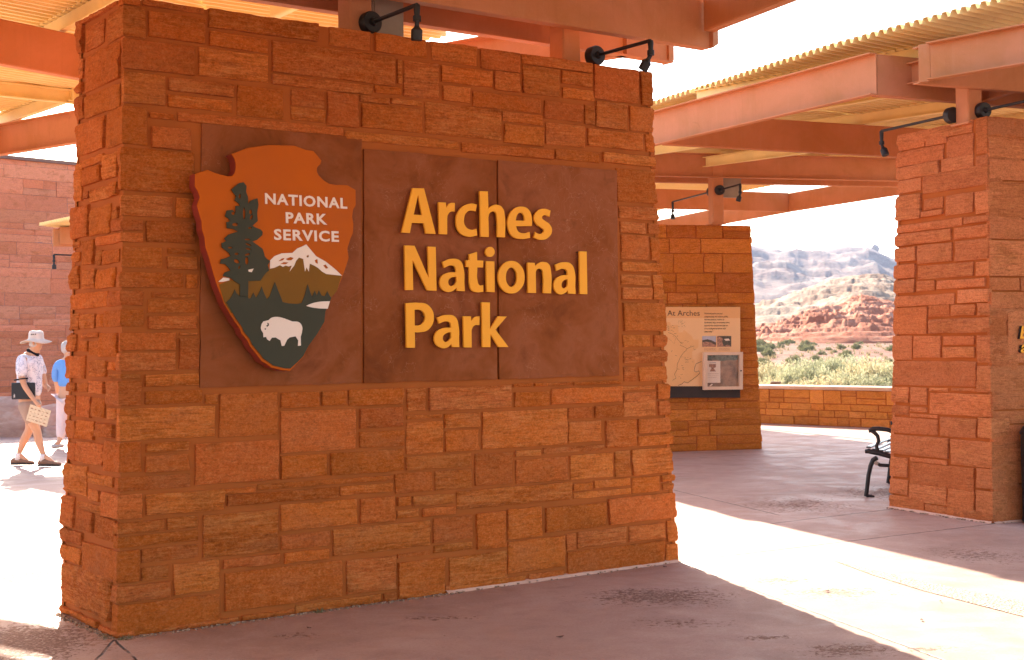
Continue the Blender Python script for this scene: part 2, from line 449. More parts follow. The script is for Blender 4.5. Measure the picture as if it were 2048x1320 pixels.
def core(mb, W, d=-.014, res=.15, top=-.008, mi=1):
    n = 60
    zz = np.linspace(-.05, W.H+top, 20); rows = []
    per = []
    for i in range(4):
        k = max(2, int(W.len[i]/res))
        per += [(i, f/k) for f in range(k)]
    V = []
    for z in zz:
        for (i, f) in per:
            Lz = W.flen(i, z); t = np.array(f*Lz); dd = np.array(d+.003*math.sin(z*40+f*70))
            V.append(W.pos(i, np.array(max(f*Lz, 0)), np.array(float(z)), dd) if f > 0 else W.pos(i, np.array(0.), np.array(float(z)), dd))
    m = len(per); Fs = []
    for a in range(len(zz)-1):
        for k in range(m): Fs.append((a*m+k, a*m+(k+1) % m, (a+1)*m+(k+1) % m, (a+1)*m+k))
    Fs.append([(len(zz)-1)*m+k for k in range(m)])
    mb.add(np.array(V), Fs, mi)

def random_face(mb, W, face, rng, res, c_left=True, c_right=True, skip=None, **kw):
    """random ashlar on a face, butting at both corners (courses follow the batter)"""
    for (a, b, z0, z1) in ashlar(rng, 0, 1, 0, W.H, ls=(.28/ W.len[face], .75/W.len[face]), **kw):
        zc = (z0+z1)/2; Lz = W.flen(face, zc)
        t0, t1 = a*Lz, b*Lz
        if skip and skip(t0, t1, z0, z1): continue
        yield_stone(mb, W, face, t0, t1, z0, z1, rng, res, a < .001, b > .999)

def yield_stone(mb, W, face, t0, t1, z0, z1, rng, res, atl, atr, rough=1.0, joint=.006):
    if atr:
        # measured from the right corner so the edge follows the batter
        Lz = W.flen(face, (z0+z1)/2)
        stone(mb, W, face+1, t0-Lz, .0001, z0, z1, rng, res, rough, joint) if not atl else stone(mb, W, face, t0, t1, z0, z1, rng, res, rough, joint)
    else:
        stone(mb, W, face, t0 if not atl else -.0001, t1, z0, z1, rng, res, rough, joint)

# ================================================================== WALL A (the sign wall)
WA = Wall(-2.2268, 7.7593, .9377, 4.2543, .9619, .0301, 3.6435)
TILES = {'A1': (200, 0, 4.125), 'A2': (600, 0, 4.125), 'A3': (960, 80, 4.125), 'D': (1200, 380, 3.3),
         'B1': (200, 740, 4.125), 'B2': (580, 740, 4.125), 'B3': (960, 740, 4.125),
         'C1': (200, 980, 4.125), 'C2': (580, 980, 4.125), 'C3': (960, 940, 4.125),
         'S1': (110, 0, 5.078), 'S2': (110, 240, 5.078), 'S3': (110, 480, 5.078), 'S4': (110, 720, 5.078), 'S5': (110, 960, 3.882)}
E_ = 99999; C_ = -99999
# front face: (tile, xl, ytop, xr, ybottom[, side tile, side xl]) read in enlarged crops of the photo; C_ = near corner, E_ = far corner, ytop -99 = wall top
FRONT = [
('A1',C_,-99,335,38,'S1',645),('A1',355,-99,860,80),('A1',895,-99,1800,285),('A2',250,-99,585,398),('A2',620,-99,1050,452),('A2',1085,-99,1465,518),('A3',8,-99,330,252),('A3',350,-99,920,232),('A3',945,-99,1310,505),('A3',1330,-99,E_,550),
('A1',C_,50,375,300,'S1',525),('A1',400,120,870,330),('A1',905,283,1390,408),('A2',-230,400,785,650),('A2',-230,655,598,738),('A2',618,710,838,775),('A2',808,490,842,690),('A2',862,512,1150,808),
('A1',C_,340,785,590,'S1',680),('A1',815,418,1395,655),('A1',C_,600,540,858,'S1',685),('A1',565,662,1105,775),('A1',560,803,1100,905),('A1',1135,718,1515,968),('A2',-70,745,207,880),('A2',-70,892,218,1003),('A2',225,765,485,1043),('A2',500,797,738,850),('A2',755,817,1010,868),('A2',508,872,1015,1073),('A2',1037,872,1658,1130),
('A1',C_,875,395,1192,'S1',520),('A1',410,928,620,985),('A1',640,985,2008,1062),('A2',372,1118,1308,1195),('A3',-150,875,608,955),('A3',622,910,990,1000),('A3',1015,948,E_,1030),('A1',430,1050,750,1230),
('S2',C_,300,1415,732,'S2',650),('S2',C_,765,1195,980,'S2',655),('S2',1235,790,1415,995),('S2',C_,1005,905,1120,'S2',570),('S2',C_,1143,900,1240,'S2',415),('S2',930,1028,1425,1245),
('S3',C_,70,1095,285,'S3',665),('S3',1140,85,1435,142),('S3',1140,165,1440,300),('S3',C_,325,1305,485,'S3',640),('S3',1335,345,1445,495),('S3',C_,512,905,665,'S3',530),('S3',985,530,1445,585),('S3',945,605,1445,742),('S3',C_,705,905,880,'S3',495),('S3',945,770,1450,905),('S3',C_,938,1225,1120,'S3',635),('S3',1270,945,1455,975),('S3',1265,997,1468,1316),('S3',C_,1142,1230,1331,'S3',620),
('S4',C_,140,870,190,'S4',540),('S4',920,140,1465,265),('S4',C_,207,875,463,'S4',525),('S4',920,310,1490,445),('B1',868,195,980,280),
('B1',C_,305,950,570,'S4',610),('B1',990,190,1470,545),('B1',785,590,1473,930),('B1',C_,592,345,848,'S4',495),('B1',385,595,735,670),('B1',370,697,740,838),('B1',C_,872,750,985,'S4',605),('B1',C_,1025,350,1230,'S5',365),('B1',380,1002,1030,1177),('B1',1035,968,1290,1018),('B2',-262,905,850,950),('B2',-517,998,405,1088),('B2',415,945,855,1020),
('B2',-75,182,245,313),('B2',265,170,470,295),('B2',485,152,935,290),('B2',965,145,1125,340),('B2',1150,132,1837,325),('B2',-75,327,550,672),('B2',575,308,935,478),('B2',575,502,945,635),('B2',965,367,1255,405),('B2',965,425,1265,690),('B2',1275,355,1570,475),('B2',1285,492,1560,670),
('B3',22,330,722,635),('B3',290,180,583,303),('B3',592,142,1170,275),('B3',275,110,445,140),('B3',450,107,555,135),('B3',565,100,760,130),('B3',770,88,1165,123),('B3',1175,130,1450,165),('B3',1190,182,1455,385),('B3',1465,110,E_,240),('B3',1475,255,E_,375),('B3',735,305,930,400),('B3',950,292,1185,390),('B3',738,422,1005,595),('B3',1040,407,1290,635),('B3',1305,400,E_,520),('B3',1305,537,E_,625),('B3',290,660,515,712),('B3',525,627,1030,680),
('B2',-73,700,310,890),('B2',335,667,945,850),('B2',960,697,1500,815),('B2',870,847,1180,1012),('B2',1200,822,1505,985),('B3',-35,685,270,945),('B3',300,727,730,925),('B3',750,692,1100,895),('B3',1120,667,1245,880),('B3',1258,647,E_,862),('B3',1260,882,1485,1010),('B3',1500,867,E_,925),('B3',1505,937,E_,995),('B3',765,932,930,995),('B3',945,902,1245,965),('B3',775,992,1255,1045),('B3',-187,962,755,1108),
('B2',885,1042,995,1120),('B2',1015,1032,1360,1115),('B2',890,1152,1065,1220),('B2',1095,1132,1370,1200),('B2',580,1050,865,1258),('B2',-73,1087,555,1298),
('C1',C_,258,530,350,'S5',465),('C1',555,222,810,318),('C1',C_,359,818,450,'S5',455),('C1',850,180,1475,533),('C1',C_,500,325,765,'S5',215),('C1',350,462,815,583),('C1',345,625,575,740),('C1',610,592,990,848),('C1',C_,777,580,913,'S5',440),('C1',C_,903,990,1088,'S5',435),('C1',1020,550,1485,630),('C2',-537,632,430,943),('C1',C_,1165,290,1240,'S5',345),('C1',320,1100,1140,1163),('C1',1175,1008,1605,1062),
('C2',50,900,755,967),('C2',775,847,880,922),('C2',900,835,1265,892),('C2',1285,777,1510,858),('C2',-73,357,340,480),('C2',-45,500,325,590),('C2',360,287,1158,505),('C2',1185,220,1515,422),('C2',1190,440,1500,508),('C3',-27,347,212,648),('C2',470,562,880,840),('C2',890,512,1155,552),('C2',895,580,1280,825),
('C3',-250,692,230,912),('C3',230,312,515,565),('C3',545,287,1040,490),('C3',1065,215,E_,428),('C3',235,567,695,823),('C3',715,522,790,663),('C3',808,490,1215,628),('C3',1235,447,1525,580),('C3',1545,422,E_,600),('C3',1535,617,E_,760),('C3',725,628,1525,828),('C3',-35,897,380,965),('C3',400,840,700,903),
('D',115,-135,E_,85),('D',128,110,E_,195),('D',138,212,300,288),('D',320,222,E_,292),('D',142,295,325,460),('D',335,312,E_,468),('D',142,475,E_,540),('D',142,558,340,628),('D',352,560,E_,725),('D',147,642,342,722),('D',155,742,E_,932),('D',157,955,335,1035),('D',357,957,E_,1035),('D',160,1058,E_,1140),('D',160,1165,245,1262),('D',260,1162,E_,1262),
('A2',1170,560,1590,698),('A2',1183,712,1410,840),('A3',-55,450,505,575),('A3',120,265,328,420),('A3',355,222,660,455),('A3',680,267,925,373),('A3',685,402,945,493),('A3',960,515,1215,728),('A3',1240,557,E_,760),('A3',865,537,950,698),('A3',530,515,860,663),('A3',545,692,870,875),('A3',190,602,525,690),('A3',205,707,525,862),('A3',890,752,1345,893),('A3',1370,782,E_,930)]
BK = -88888
SIDE = [('S1',285,-99,635,150),('S1',BK,205,285,560),('S1',BK,605,280,810),('S1',BK,840,275,945),('S1',BK,970,290,1225),('S1',300,238,490,485),('S1',300,482,650,870),('S1',305,905,650,1148),
('S2',BK,0,490,335),('S2',268,375,480,455),('S2',275,480,468,650),('S2',490,335,635,595),('S2',BK,430,265,830),('S2',275,712,335,805),('S2',345,665,635,810),('S2',BK,862,335,1205),('S2',345,865,555,1170),('S2',575,880,630,1005),
('S3',BK,10,245,92),('S3',270,0,395,258),('S3',BK,120,250,225),('S3',415,105,468,265),('S3',480,95,645,245),('S3',BK,255,240,512),('S3',262,288,405,505),('S3',412,285,605,490),('S3',BK,532,520,702),('S3',BK,735,235,920),('S3',246,738,400,905),('S3',418,738,485,895),('S3',BK,950,205,1138),('S3',270,935,450,1002),('S3',240,1020,325,1137),('S3',332,1018,440,1180),('S3',448,940,620,1192),('S3',BK,1165,300,1412),('S3',328,1215,515,1398),('S3',530,1235,605,1332),
('S4',BK,220,215,328),('S4',222,225,328,333),('S4',338,210,500,347),('S4',BK,350,198,568),('S4',206,358,355,590),('S4',362,375,495,592),('S4',520,482,608,612),('S4',BK,600,205,805),('S4',215,610,385,812),('S4',418,635,592,792),('S4',BK,830,195,1032),('S4',203,830,485,1062),('S4',332,1150,585,1282),
('S5',BK,-118,240,118),('S5',252,72,342,170),('S5',BK,125,145,372),('S5',180,178,352,243),('S5',155,232,290,402),('S5',298,288,462,475),('S5',BK,395,208,505),('S5',BK,520,205,655),('S5',BK,705,430,1035),('S5',BK,1045,340,1108)]

def build_wall_a():
    rng = random.Random(7)
    mb = MB(); W = WA
    zfix = lambda z: max(0.0, min(W.H, z))
    for r in FRONT:
        t, xl, yt, xr, yb = r[:5]; ox, oy, k = TILES[t]
        fx = lambda x: ox+x/k
        fy = lambda y: oy+y/k
        xL = 235 if xl == C_ else fx(xl); xR = 1325 if xr == E_ else fx(xr); xc = (xL+xR)/2
        z1 = W.H if yt == -99 else W.front(xc, fy(yt))[1]
        z0 = W.front(xc, fy(yb))[1]
        ym = fy(yb)-10 if yt == -99 else (fy(yt)+fy(yb))/2
        z0 = zfix(z0); z1 = zfix(z1)
        if z0 < .06: z0 = 0.0
        ci = 0
        if xl == C_:
            sx, sy, sk = TILES[r[5]]
            cx = sx+r[6]/sk
            # side depth of the corner stone, measured on the side face at the stone's height
            zz = (z0+z1)/2
            best = min(np.linspace(0, W.T, 120), key=lambda q: abs(_px(W.pos(0, np.array(-q-1e-5), np.array(zz), np.array(0.)))[0]-cx))
            t0 = -best
        else: t0 = W.front(xL, ym)[0]
        if xr == E_:
            Lz = W.flen(0, (z0+z1)/2)
            depth = rng.uniform(.12, .4)
            stone(mb, W, 1, t0-Lz, depth, z0, z1, rng, .015, .9, .0025)
        else:
            t1 = W.front(xR, ym)[0]
            stone(mb, W, ci, t0, t1, z0, z1, rng, .014, .9, .0025)
    for (t, xl, yt, xr, yb) in SIDE:
        ox, oy, k = TILES[t]
        xR = ox+xr/k; xL = (150 if oy < 400 else 138) if xl == BK else ox+xl/k
        xc = (xL+xR)/2
        z1 = W.H if yt == -99 else zfix(W.side(xc, oy+yt/k)[1]); z0 = zfix(W.side(xc, oy+yb/k)[1])
        ym = oy+yb/k-8 if yt == -99 else oy+(yt+yb)/2/k
        tr = W.side(xR, ym)[0]                       # distance back from the near corner
        Lz = W.flen(3, (z0+z1)/2)
        if xl == BK: stone(mb, W, 3, -rng.uniform(.15, .4), Lz-tr, z0, z1, rng, .015, 1.25, .006)
        else:
            tl = W.side(xL, ym)[0]; stone(mb, W, 3, Lz-min(tl, Lz-.02), Lz-tr, z0, z1, rng, .015, 1.25, .006)
    # the faces the photo does not show
    random_face(mb, W, 1, rng, .05); random_face(mb, W, 2, rng, .06)
    core(mb, W)
    root = empty('stone_sign_wall', (-.5, 9.2, 0), 'large freestanding red sandstone wall carrying the arrowhead emblem and the yellow park name', 'wall', 'battered sandstone walls under the shelter roofs')
    o = mb.build('stonework', [M_STONE, M_MORTAR], root, attr=True, fix=False)
    smooth_by_angle(o, 42)
    # three smooth slabs let into the front
    z0, z1 = 1.3774, 2.9106
    ss = [(.539, 1.6421), (1.6421, 2.6925), (2.6925, 3.7752)]
    dz = [(.0, .075), (-.0, .03), (.0, .0)]
    for i, (a, b) in enumerate(ss):
        m2 = MB(); a2 = a-W.b*2.14; b2 = b-W.b*2.14
        slab(m2, W, a2+.008, b2-.010, z0+.01, z1-.012-(.02 if i else 0)+(.05 if i == 0 else 0), random.Random(20+i), .004+.003*i)
        q = m2.build('slab', [M_SLAB], root, attr=True, fix=False); smooth_by_angle(q, 30)
    return root
def slab(mb, W, t0, t1, z0, z1, rng, d0):
    tt = np.linspace(t0, t1, 60); zz = np.linspace(z0, z1, 80); T, Z = np.meshgrid(tt, zz); sd = rng.random()*90
    e = np.minimum(np.minimum(T-t0, t1-T), np.minimum(Z-z0, z1-Z))
    wt = np.clip((Z-z1+.06)/.06, 0, 1); wb = np.clip((z0+.05-Z)/.05, 0, 1); wl = np.clip((t0+.05-T)/.05, 0, 1); wr = np.clip((T-t1+.05)/.05, 0, 1)
    T2 = T+.004*fbm(Z*8, sd, 1)*(wl+wr); Z2 = Z+.006*fbm(T*8, sd, 2)*wt+.006*fbm(T*8, sd, 4)*wb
    d = d0+.0016*fbm(T*3, Z*3, sd)+.0006*vnoise(T*40, Z*40, sd)-.004*np.exp(-e/.005)
    P = W.pos(0, T2, Z2, d); nt, nz = 60, 80
    ring = [(0, k) for k in range(nt)]+[(k, nt-1) for k in range(1, nz)]+[(nz-1, k) for k in range(nt-2, -1, -1)]+[(k, 0) for k in range(nz-2, 0, -1)]
    ri = [a*nt+b for a, b in ring]
    Q = W.pos(0, np.array([T2[r] for r in ring]), np.array([Z2[r] for r in ring]), np.full(len(ring), -.03))
    Fs = [(a*nt+b, a*nt+b+1, (a+1)*nt+b+1, (a+1)*nt+b) for a in range(nz-1) for b in range(nt-1)]
    m = len(ring); Fs += [(ri[k], nt*nz+k, nt*nz+(k+1) % m, ri[(k+1) % m]) for k in range(m)]
    mb.add(np.vstack([P.reshape(-1, 3), Q]), Fs, 0, (rng.random(), rng.random(), rng.random()))
def _px(P):
    d = np.array(P, float)-CC; z = d@_F
    return 1024+FPX*(d@_R)/z, 660-FPX*(d@_U)/z

wallA = build_wall_a()

# ================================================================== WALL B (right pillar with the small plaque)
WB = Wall(4.2113, 12.2084, rad(65.5), 4.3, 1.37, .028, 3.62)
PB = [(0,40,260,88),(0,92,108,118),(112,85,178,110),(175,78,262,152),(0,115,168,165),(0,165,155,208),(160,145,262,190),(100,185,C_,250),(0,212,97,255),(0,262,97,342),(104,275,167,312),(98,316,167,333),(172,262,263,328),(0,346,227,375),(232,332,C_,355),(0,378,193,418),(198,362,322,402),(0,428,82,475),(86,420,195,480),(202,405,327,472),(0,482,80,528),(85,482,262,528),(0,530,78,575),(82,535,142,570),(147,530,300,560),(0,578,203,615),(210,562,328,605),(0,618,117,705),(120,612,186,650),(190,610,267,647),(122,653,325,702),(0,708,68,785),(72,708,160,780),(164,708,266,740),(164,743,266,780),(0,788,271,868),(0,870,58,920),(62,870,117,928),(122,872,182,886),(190,872,270,886),(122,890,333,962),(0,928,58,960),(62,932,116,950),(62,955,150,967),(0,968,150,1020),(155,965,271,1030),(0,1025,183,1090),(188,1038,C_,1120),(0,1092,55,1155),(62,1095,180,1112),(60,1114,266,1190),(0,1160,55,1210),(58,1178,178,1238),(180,1193,266,1250),(0,1215,106,1262),(108,1242,190,1280),(192,1253,C_,1290),
(268,50,C_,137),(266,140,C_,178),(268,254,C_,325),(268,475,C_,522),(272,605,C_,647),(272,707,C_,795),(275,803,C_,888),(276,965,C_,1033),(272,1124,C_,1190),(271,1195,C_,1252)]
def build_wall_b():
    rng = random.Random(12); mb = MB(); W = WB
    for (xl, yt, xr, yb) in PB:
        X = lambda x: 1780+x/1.571
        Y = lambda y: 220+y/1.571
        cr = xr == C_
        xL = {0: 1780+(78-60*(yt/1280))/1.571}.get(xl, X(xl)); xR = 1978 if cr else X(xr)
        xc = (xL+xR)/2; z1 = min(W.H, W.side(xc, Y(yt))[1]); z0 = max(0, W.side(xc, Y(yb))[1]); ym = Y((yt+yb)/2)
        if yt < 60: z1 = W.H
        if yb > 1240: z0 = 0
        Lz = W.flen(3, (z0+z1)/2)
        tl = Lz if xl == 0 else min(Lz, W.side(xL, ym)[0]); tr = W.side(xR, ym)[0]
        if xl == 0: a = -rng.uniform(.1, .3); stone(mb, W, 3, a, Lz-max(tr, 0.), z0, z1, rng, .02, .9, .006)
        elif cr: stone(mb, W, 0, -tl, rng.uniform(.18, .5), z0, z1, rng, .02, .9, .006)
        else: stone(mb, W, 3, Lz-tl, Lz-max(tr, .0), z0, z1, rng, .02, .9, .006)
    # right-hand face: the corner stones above reach .18-.5 in, fill behind them
    for (a, b, z0, z1) in ashlar(rng, 0, 4.1, 0, W.H, ls=(.4, .9)):
        Lz = W.flen(0, (z0+z1)/2)
        if a > Lz-.05: continue
        if z0 < 1.86 and z1 > 1.42 and a < 1.75 and b > .42: continue
        b = min(b, Lz)
        stone(mb, W, 0, a+.002, b, z0, z1, rng, .025, .9, .009, proud=.008+.014*rng.random())
    for (a, b) in ((0, .2), (.2, .42)): stone(mb, W, 0, a+.002, b, 1.40, 1.88, rng, .02)
    stone(mb, W, 0, 1.75, 2.4, 1.40, 1.88, rng, .02)
    random_face(mb, W, 1, rng, .06); random_face(mb, W, 2, rng, .06)
    core(mb, W)
    root = empty('stone_pillar_wall', (5.2, 13.5, 0), 'pinkish sandstone wall end at the right with a bench beside it and a lettered plaque', 'wall', 'battered sandstone walls under the shelter roofs')
    o = mb.build('stonework', [M_STONE_B, M_MORTAR], root, attr=True, fix=False); smooth_by_angle(o, 42)
    m2 = MB(); slab(m2, W, .44, 1.73, 1.42, 1.86, rng, .006); q = m2.build('plaque_slab', [M_STONE_B], root, attr=True, fix=False)
    return root
wallB = build_wall_b()

# ================================================================== WALL C (map panel), low wall, far pillar, building
def simple_wall(W, rng, res, mats, name, loc, label, faces=(0, 1, 2, 3), joint=.007, rough=.9, hs=(.11, .17, .23, .3), ls=(.25, .62), split=.35, proudmax=None, cat='wall', group=None, wrap=True):
    mb = MB()
    for face in faces:
        for (a, b, z0, z1) in ashlar(rng, 0, 1, 0, W.H, hs=hs, ls=(ls[0]/W.len[face], ls[1]/W.len[face]), split=split):
            Lz = W.flen(face, (z0+z1)/2)
            if b > .999: stone(mb, W, face+1, a*Lz-Lz, .0, z0, z1, rng, res, rough, joint)
            else: stone(mb, W, face, a*Lz, b*Lz, z0, z1, rng, res, rough, joint)
    core(mb, W)
    root = empty(name, loc, label, cat, group)
    o = mb.build('stonework', mats, root, attr=True, fix=False); smooth_by_angle(o, 42)
    return root
thC = rad(75.54); DC = np.array([math.sin(thC), math.cos(thC)])
OC = np.array([2.36, 20.86])-DC*2.0
WC = Wall(OC[0], OC[1], thC, 3.50, 1.0, .027, 3.44)
wallC = simple_wall(WC, random.Random(5), .028, [M_STONE_C, M_MORTAR], 'stone_map_wall', (2, 21, 0), 'orange sandstone wall in the middle distance with a map panel on it', joint=.008, rough=1.0, group='battered sandstone walls under the shelter roofs')

def _low():
    a = zp(1517, 846, 0)[:2]; b = zp(1800, 858, 0)[:2]; d = b-a; d /= np.linalg.norm(d)
    a = a-d*6; L = 16.0; th = math.atan2(d[0], d[1])
    W = Wall(a[0], a[1], th, L, .55, .0, .70)
    r = simple_wall(W, random.Random(9), .05, [M_STONE_L, M_MORTAR], 'low_stone_wall', (6, 26, 0), 'low orange stone wall with a flat sunlit coping, between the patio and the desert', faces=(0, 1, 3), joint=.009, hs=(.13, .17, .22), ls=(.3, .8), split=.3)
    m = MB(); m.box([*( a+d*L/2-W.N*.27), .735], (L+.1, .66, .07), np.array([[d[0], -d[1], 0], [d[1], d[0], 0], [0, 0, 1]]), bev=.012)
    m.build('coping', [M_COPING], r)
    return W
M_COPING = mat_paint('pale_coping_stone', (.62, .42, .30), .8, .1, .2)
WL = _low()
# ================================================================== flat work: letters, emblem, panels
class Plane:
    def __init__(s, W, off):
        s.n = np.array([*W.N, W.b]); s.n = s.n/np.linalg.norm(s.n)
        s.D = np.array([*W.D, 0.]); s.U = np.cross(s.n, s.D)
        if s.U[2] < 0: s.U = -s.U
        s.O = np.array([*W.O, 0.])+s.n*off
    def uv(s, x, y):
        p = pl(x, y, s.O, s.n)-s.O; return float(p@s.D), float(p@s.U)
    def P(s, u, v, w=0): return s.O+s.D*u+s.U*v+s.n*w
def curve_mesh(splines, depth, bevel=0.0):
    """splines: list of [(u,v,'c' or 's')...] closed; returns verts (u,v,w: 0 at the front, -depth at the back), faces"""
    cu = bpy.data.curves.new('tmp', 'CURVE'); cu.dimensions = '2D'; cu.fill_mode = 'BOTH'; cu.resolution_u = 6
    cu.extrude = depth/2-bevel; cu.bevel_depth = bevel; cu.bevel_resolution = 1; cu.offset = -bevel
    for sp in splines:
        s = cu.splines.new('BEZIER'); s.bezier_points.add(len(sp)-1); s.use_cyclic_u = True
        for bp, q in zip(s.bezier_points, sp):
            bp.co = (q[0], q[1], 0); t = 'VECTOR' if q[2] == 'c' else 'AUTO'
            bp.handle_left_type = t; bp.handle_right_type = t
    o = bpy.data.objects.new('tmp', cu); COL.objects.link(o)
    bpy.context.view_layer.update()
    dg = bpy.context.evaluated_depsgraph_get(); me = bpy.data.meshes.new_from_object(o.evaluated_get(dg))
    V = np.array([v.co[:] for v in me.vertices]); Fs = [tuple(p.vertices) for p in me.polygons]
    bpy.data.objects.remove(o); bpy.data.meshes.remove(me); bpy.data.curves.remove(cu)
    V[:, 2] -= depth/2
    return V, Fs
def text_mesh(txt, depth=.002, bold=0.0, shear=0, space=1.0, lsp=1.0, align='LEFT', width=1.0):
    cu = bpy.data.curves.new('tmp', 'FONT'); cu.body = txt; cu.extrude = depth/2; cu.offset = bold; cu.shear = shear
    cu.space_character = space; cu.space_line = lsp; cu.align_x = align; cu.resolution_u = 3; cu.size = 1
    o = bpy.data.objects.new('tmp', cu); COL.objects.link(o); bpy.context.view_layer.update()
    dg = bpy.context.evaluated_depsgraph_get(); me = bpy.data.meshes.new_from_object(o.evaluated_get(dg))
    V = np.array([v.co[:] for v in me.vertices]); Fs = [tuple(p.vertices) for p in me.polygons]
    bpy.data.objects.remove(o); bpy.data.meshes.remove(me); bpy.data.curves.remove(cu)
    V[:, 2] -= depth/2
    return V, Fs
def fit_text(PL_, txt, p0, p1, capu, w=0.0, depth=.002, **k):
    """text whose left end of base line is at pixel p0 and right end at p1, fitted to width; capu = cap height in metres"""
    V, Fs = text_mesh(txt, depth=1, **k)
    a = np.array(PL_.uv(*p0)); b = np.array(PL_.uv(*p1))
    x0, x1 = V[:, 0].min(), V[:, 0].max()
    d = b-a; L = np.linalg.norm(d); d /= L; nn = np.array([-d[1], d[0]])
    sx = L/(x1-x0); H = .73
    sy = capu/H
    Q = a+np.outer((V[:, 0]-x0)*sx, d)+np.outer(V[:, 1]*sy, nn)
    return np.array([PL_.P(q[0], q[1], w+z*depth) for q, z in zip(Q, V[:, 2]+0)]), Fs
def put(PL_, splines_px, T, depth, w, bevel=0):
    sp = []
    for s in splines_px:
        sp.append([(*PL_.uv(T[0]+q[0]/T[2], T[1]+q[1]/T[2]), q[2] if len(q) > 2 else 'c') for q in s])
    V, Fs = curve_mesh(sp, depth, bevel)
    return np.array([PL_.P(v[0], v[1], w+v[2]) for v in V]), Fs
def ell(cx, cy, rx, ry, n=8, rot=0):
    r = []
    for k in range(n):
        a = 2*math.pi*k/n; x, y = rx*math.cos(a), ry*math.sin(a)
        r.append((cx+x*math.cos(rot)-y*math.sin(rot), cy+x*math.sin(rot)+y*math.cos(rot), 's'))
    return r
def P_(s): # 'x,y' corner ; 'x,y~' smooth
    r = []
    for q in s.split():
        sm = q.endswith('~'); a, b = q.rstrip('~').split(','); r.append((float(a), float(b), 's' if sm else 'c'))
    return r

GL = [  # traced in the enlarged crop (760,340) x3
[P_('130,375 196,108 265,110 335,383 276,381 263,319 192,317 180,378'), P_('203,267 229,150 253,270')],
[P_('356,384 352,193 396,195 399,224 418,200~ 450,197 449,250 428,249~ 407,272~ 404,292 404,386')],
[P_('583,207 545,201~ 480,235~ 457,300~ 475,370~ 530,400~ 584,393 580,352 545,358~ 512,335~ 505,295~ 520,255~ 550,243~ 575,248')],
[P_('604,400 599,126 648,128 651,232 672,214~ 702,208~ 735,225~ 749,270~ 751,404 704,402 702,285~ 695,255~ 678,248~ 657,262~ 651,285 654,402')],
[P_('912,336 913,300~ 895,240~ 850,219~ 800,237~ 769,290~ 769,345~ 795,397~ 850,414~ 902,407 899,371 865,379~ 830,368~ 817,337'), P_('815,303 825,268~ 845,256~ 862,268~ 869,304')],
[P_('1024,243 985,232~ 945,246~ 925,285~ 938,322~ 968,345~ 984,362~ 970,381~ 945,380~ 932,371 924,405 965,419~ 1010,406~ 1033,362~ 1018,325~ 990,304~ 973,285~ 987,271~ 1018,280')],
[P_('152,720 148,452 208,454 292,645 288,459 335,461 340,725 284,722 196,538 200,720')],
[P_('510,727 463,725 461,706 435,727~ 400,731~ 364,700~ 367,643~ 405,617~ 457,613 453,585~ 430,572~ 385,588 375,550 430,532~ 485,547~ 504,600~ 507,680'), P_('459,640 425,648~ 410,670~ 420,694~ 445,690~ 460,668')],
[P_('536,505 583,491 584,542 621,544 619,585 585,584 586,665~ 598,691~ 620,690 621,730 590,734~ 550,720~ 536,675 535,583 516,581 517,541 536,541')],
[P_('641,731 637,547 687,548 689,733'), ell(661, 491, 28, 30)],
[ell(789, 643, 80, 98), ell(789, 643, 33, 58)],
[P_('889,737 886,556 930,557 932,576 955,557~ 982,551~ 1014,565~ 1027,610~ 1028,740 980,739 979,625~ 972,598~ 955,592~ 938,605~ 935,630 937,738')],
[P_('1175,743 1130,741 1128,722 1105,742~ 1075,744~ 1046,712~ 1050,662~ 1087,634~ 1126,629 1121,602~ 1100,592~ 1060,605 1052,568 1100,553~ 1150,566~ 1170,615~ 1172,700'), P_('1126,655 1105,662~ 1090,685~ 1098,708~ 1118,703~ 1127,683')],
[P_('1200,744 1197,487 1241,489 1245,745')],
[P_('160,1066 155,799 230,796~ 292,812~ 324,880~ 297,953~ 240,974~ 210,973 211,1067'), P_('209,933 245,928~ 272,885~ 250,843~ 208,839')],
[P_('477,1063 432,1062 430,1044 405,1065~ 372,1068~ 331,1035~ 335,978~ 378,949~ 427,946 422,918~ 400,908~ 355,922 343,885 400,869~ 453,882~ 473,940~ 475,1020'), P_('427,973 400,979~ 378,1003~ 388,1030~ 410,1026~ 427,1005')],
[P_('504,1064 500,877 547,878 549,906 568,882~ 598,878 597,931 572,931~ 552,955~ 550,985 551,1065')],
[P_('615,1063 611,793 660,795 661,953 708,878 762,879 694,958 772,1062 712,1062 664,984 663,1063')],
]
def build_lettering():
    T = (760, 340, 3.0)
    root = empty('park_name_lettering', (.3, 9.6, 0), 'large raised ochre yellow letters reading Arches National Park on the stone slabs', 'lettering')
    PLF = Plane(WA, .048)
    for ch, sp in zip('ArchesNationalPark', GL):
        V, Fs = put(PLF, sp, T, .016, 0, .0012)
        mb = MB(); mb.add(V, Fs)
        c = V.mean(0)                                      # two stand-off pins behind each letter
        for (dx, dz) in ((0, 0),):
            pass
        o = mb.build('letter', [M_LETTER], root)
        lo, hi = V[:, 2].min(), V[:, 2].max()
        for fz in (.3, .7):
            zt = lo+(hi-lo)*fz
            k = np.argmin(np.abs(V[:, 2]-zt)+np.abs((V-c)@PLF.D)*.3)
            p = V[k]+ (c-V[k])*.02
            base = p-PLF.n*((p-PLF.O)@PLF.n)
            m = MB(); m.tube([base-PLF.n*.012, base-PLF.n*.046], .004, 6); m.build('standoff_pin', [M_LETTER_S], o)
build_lettering()

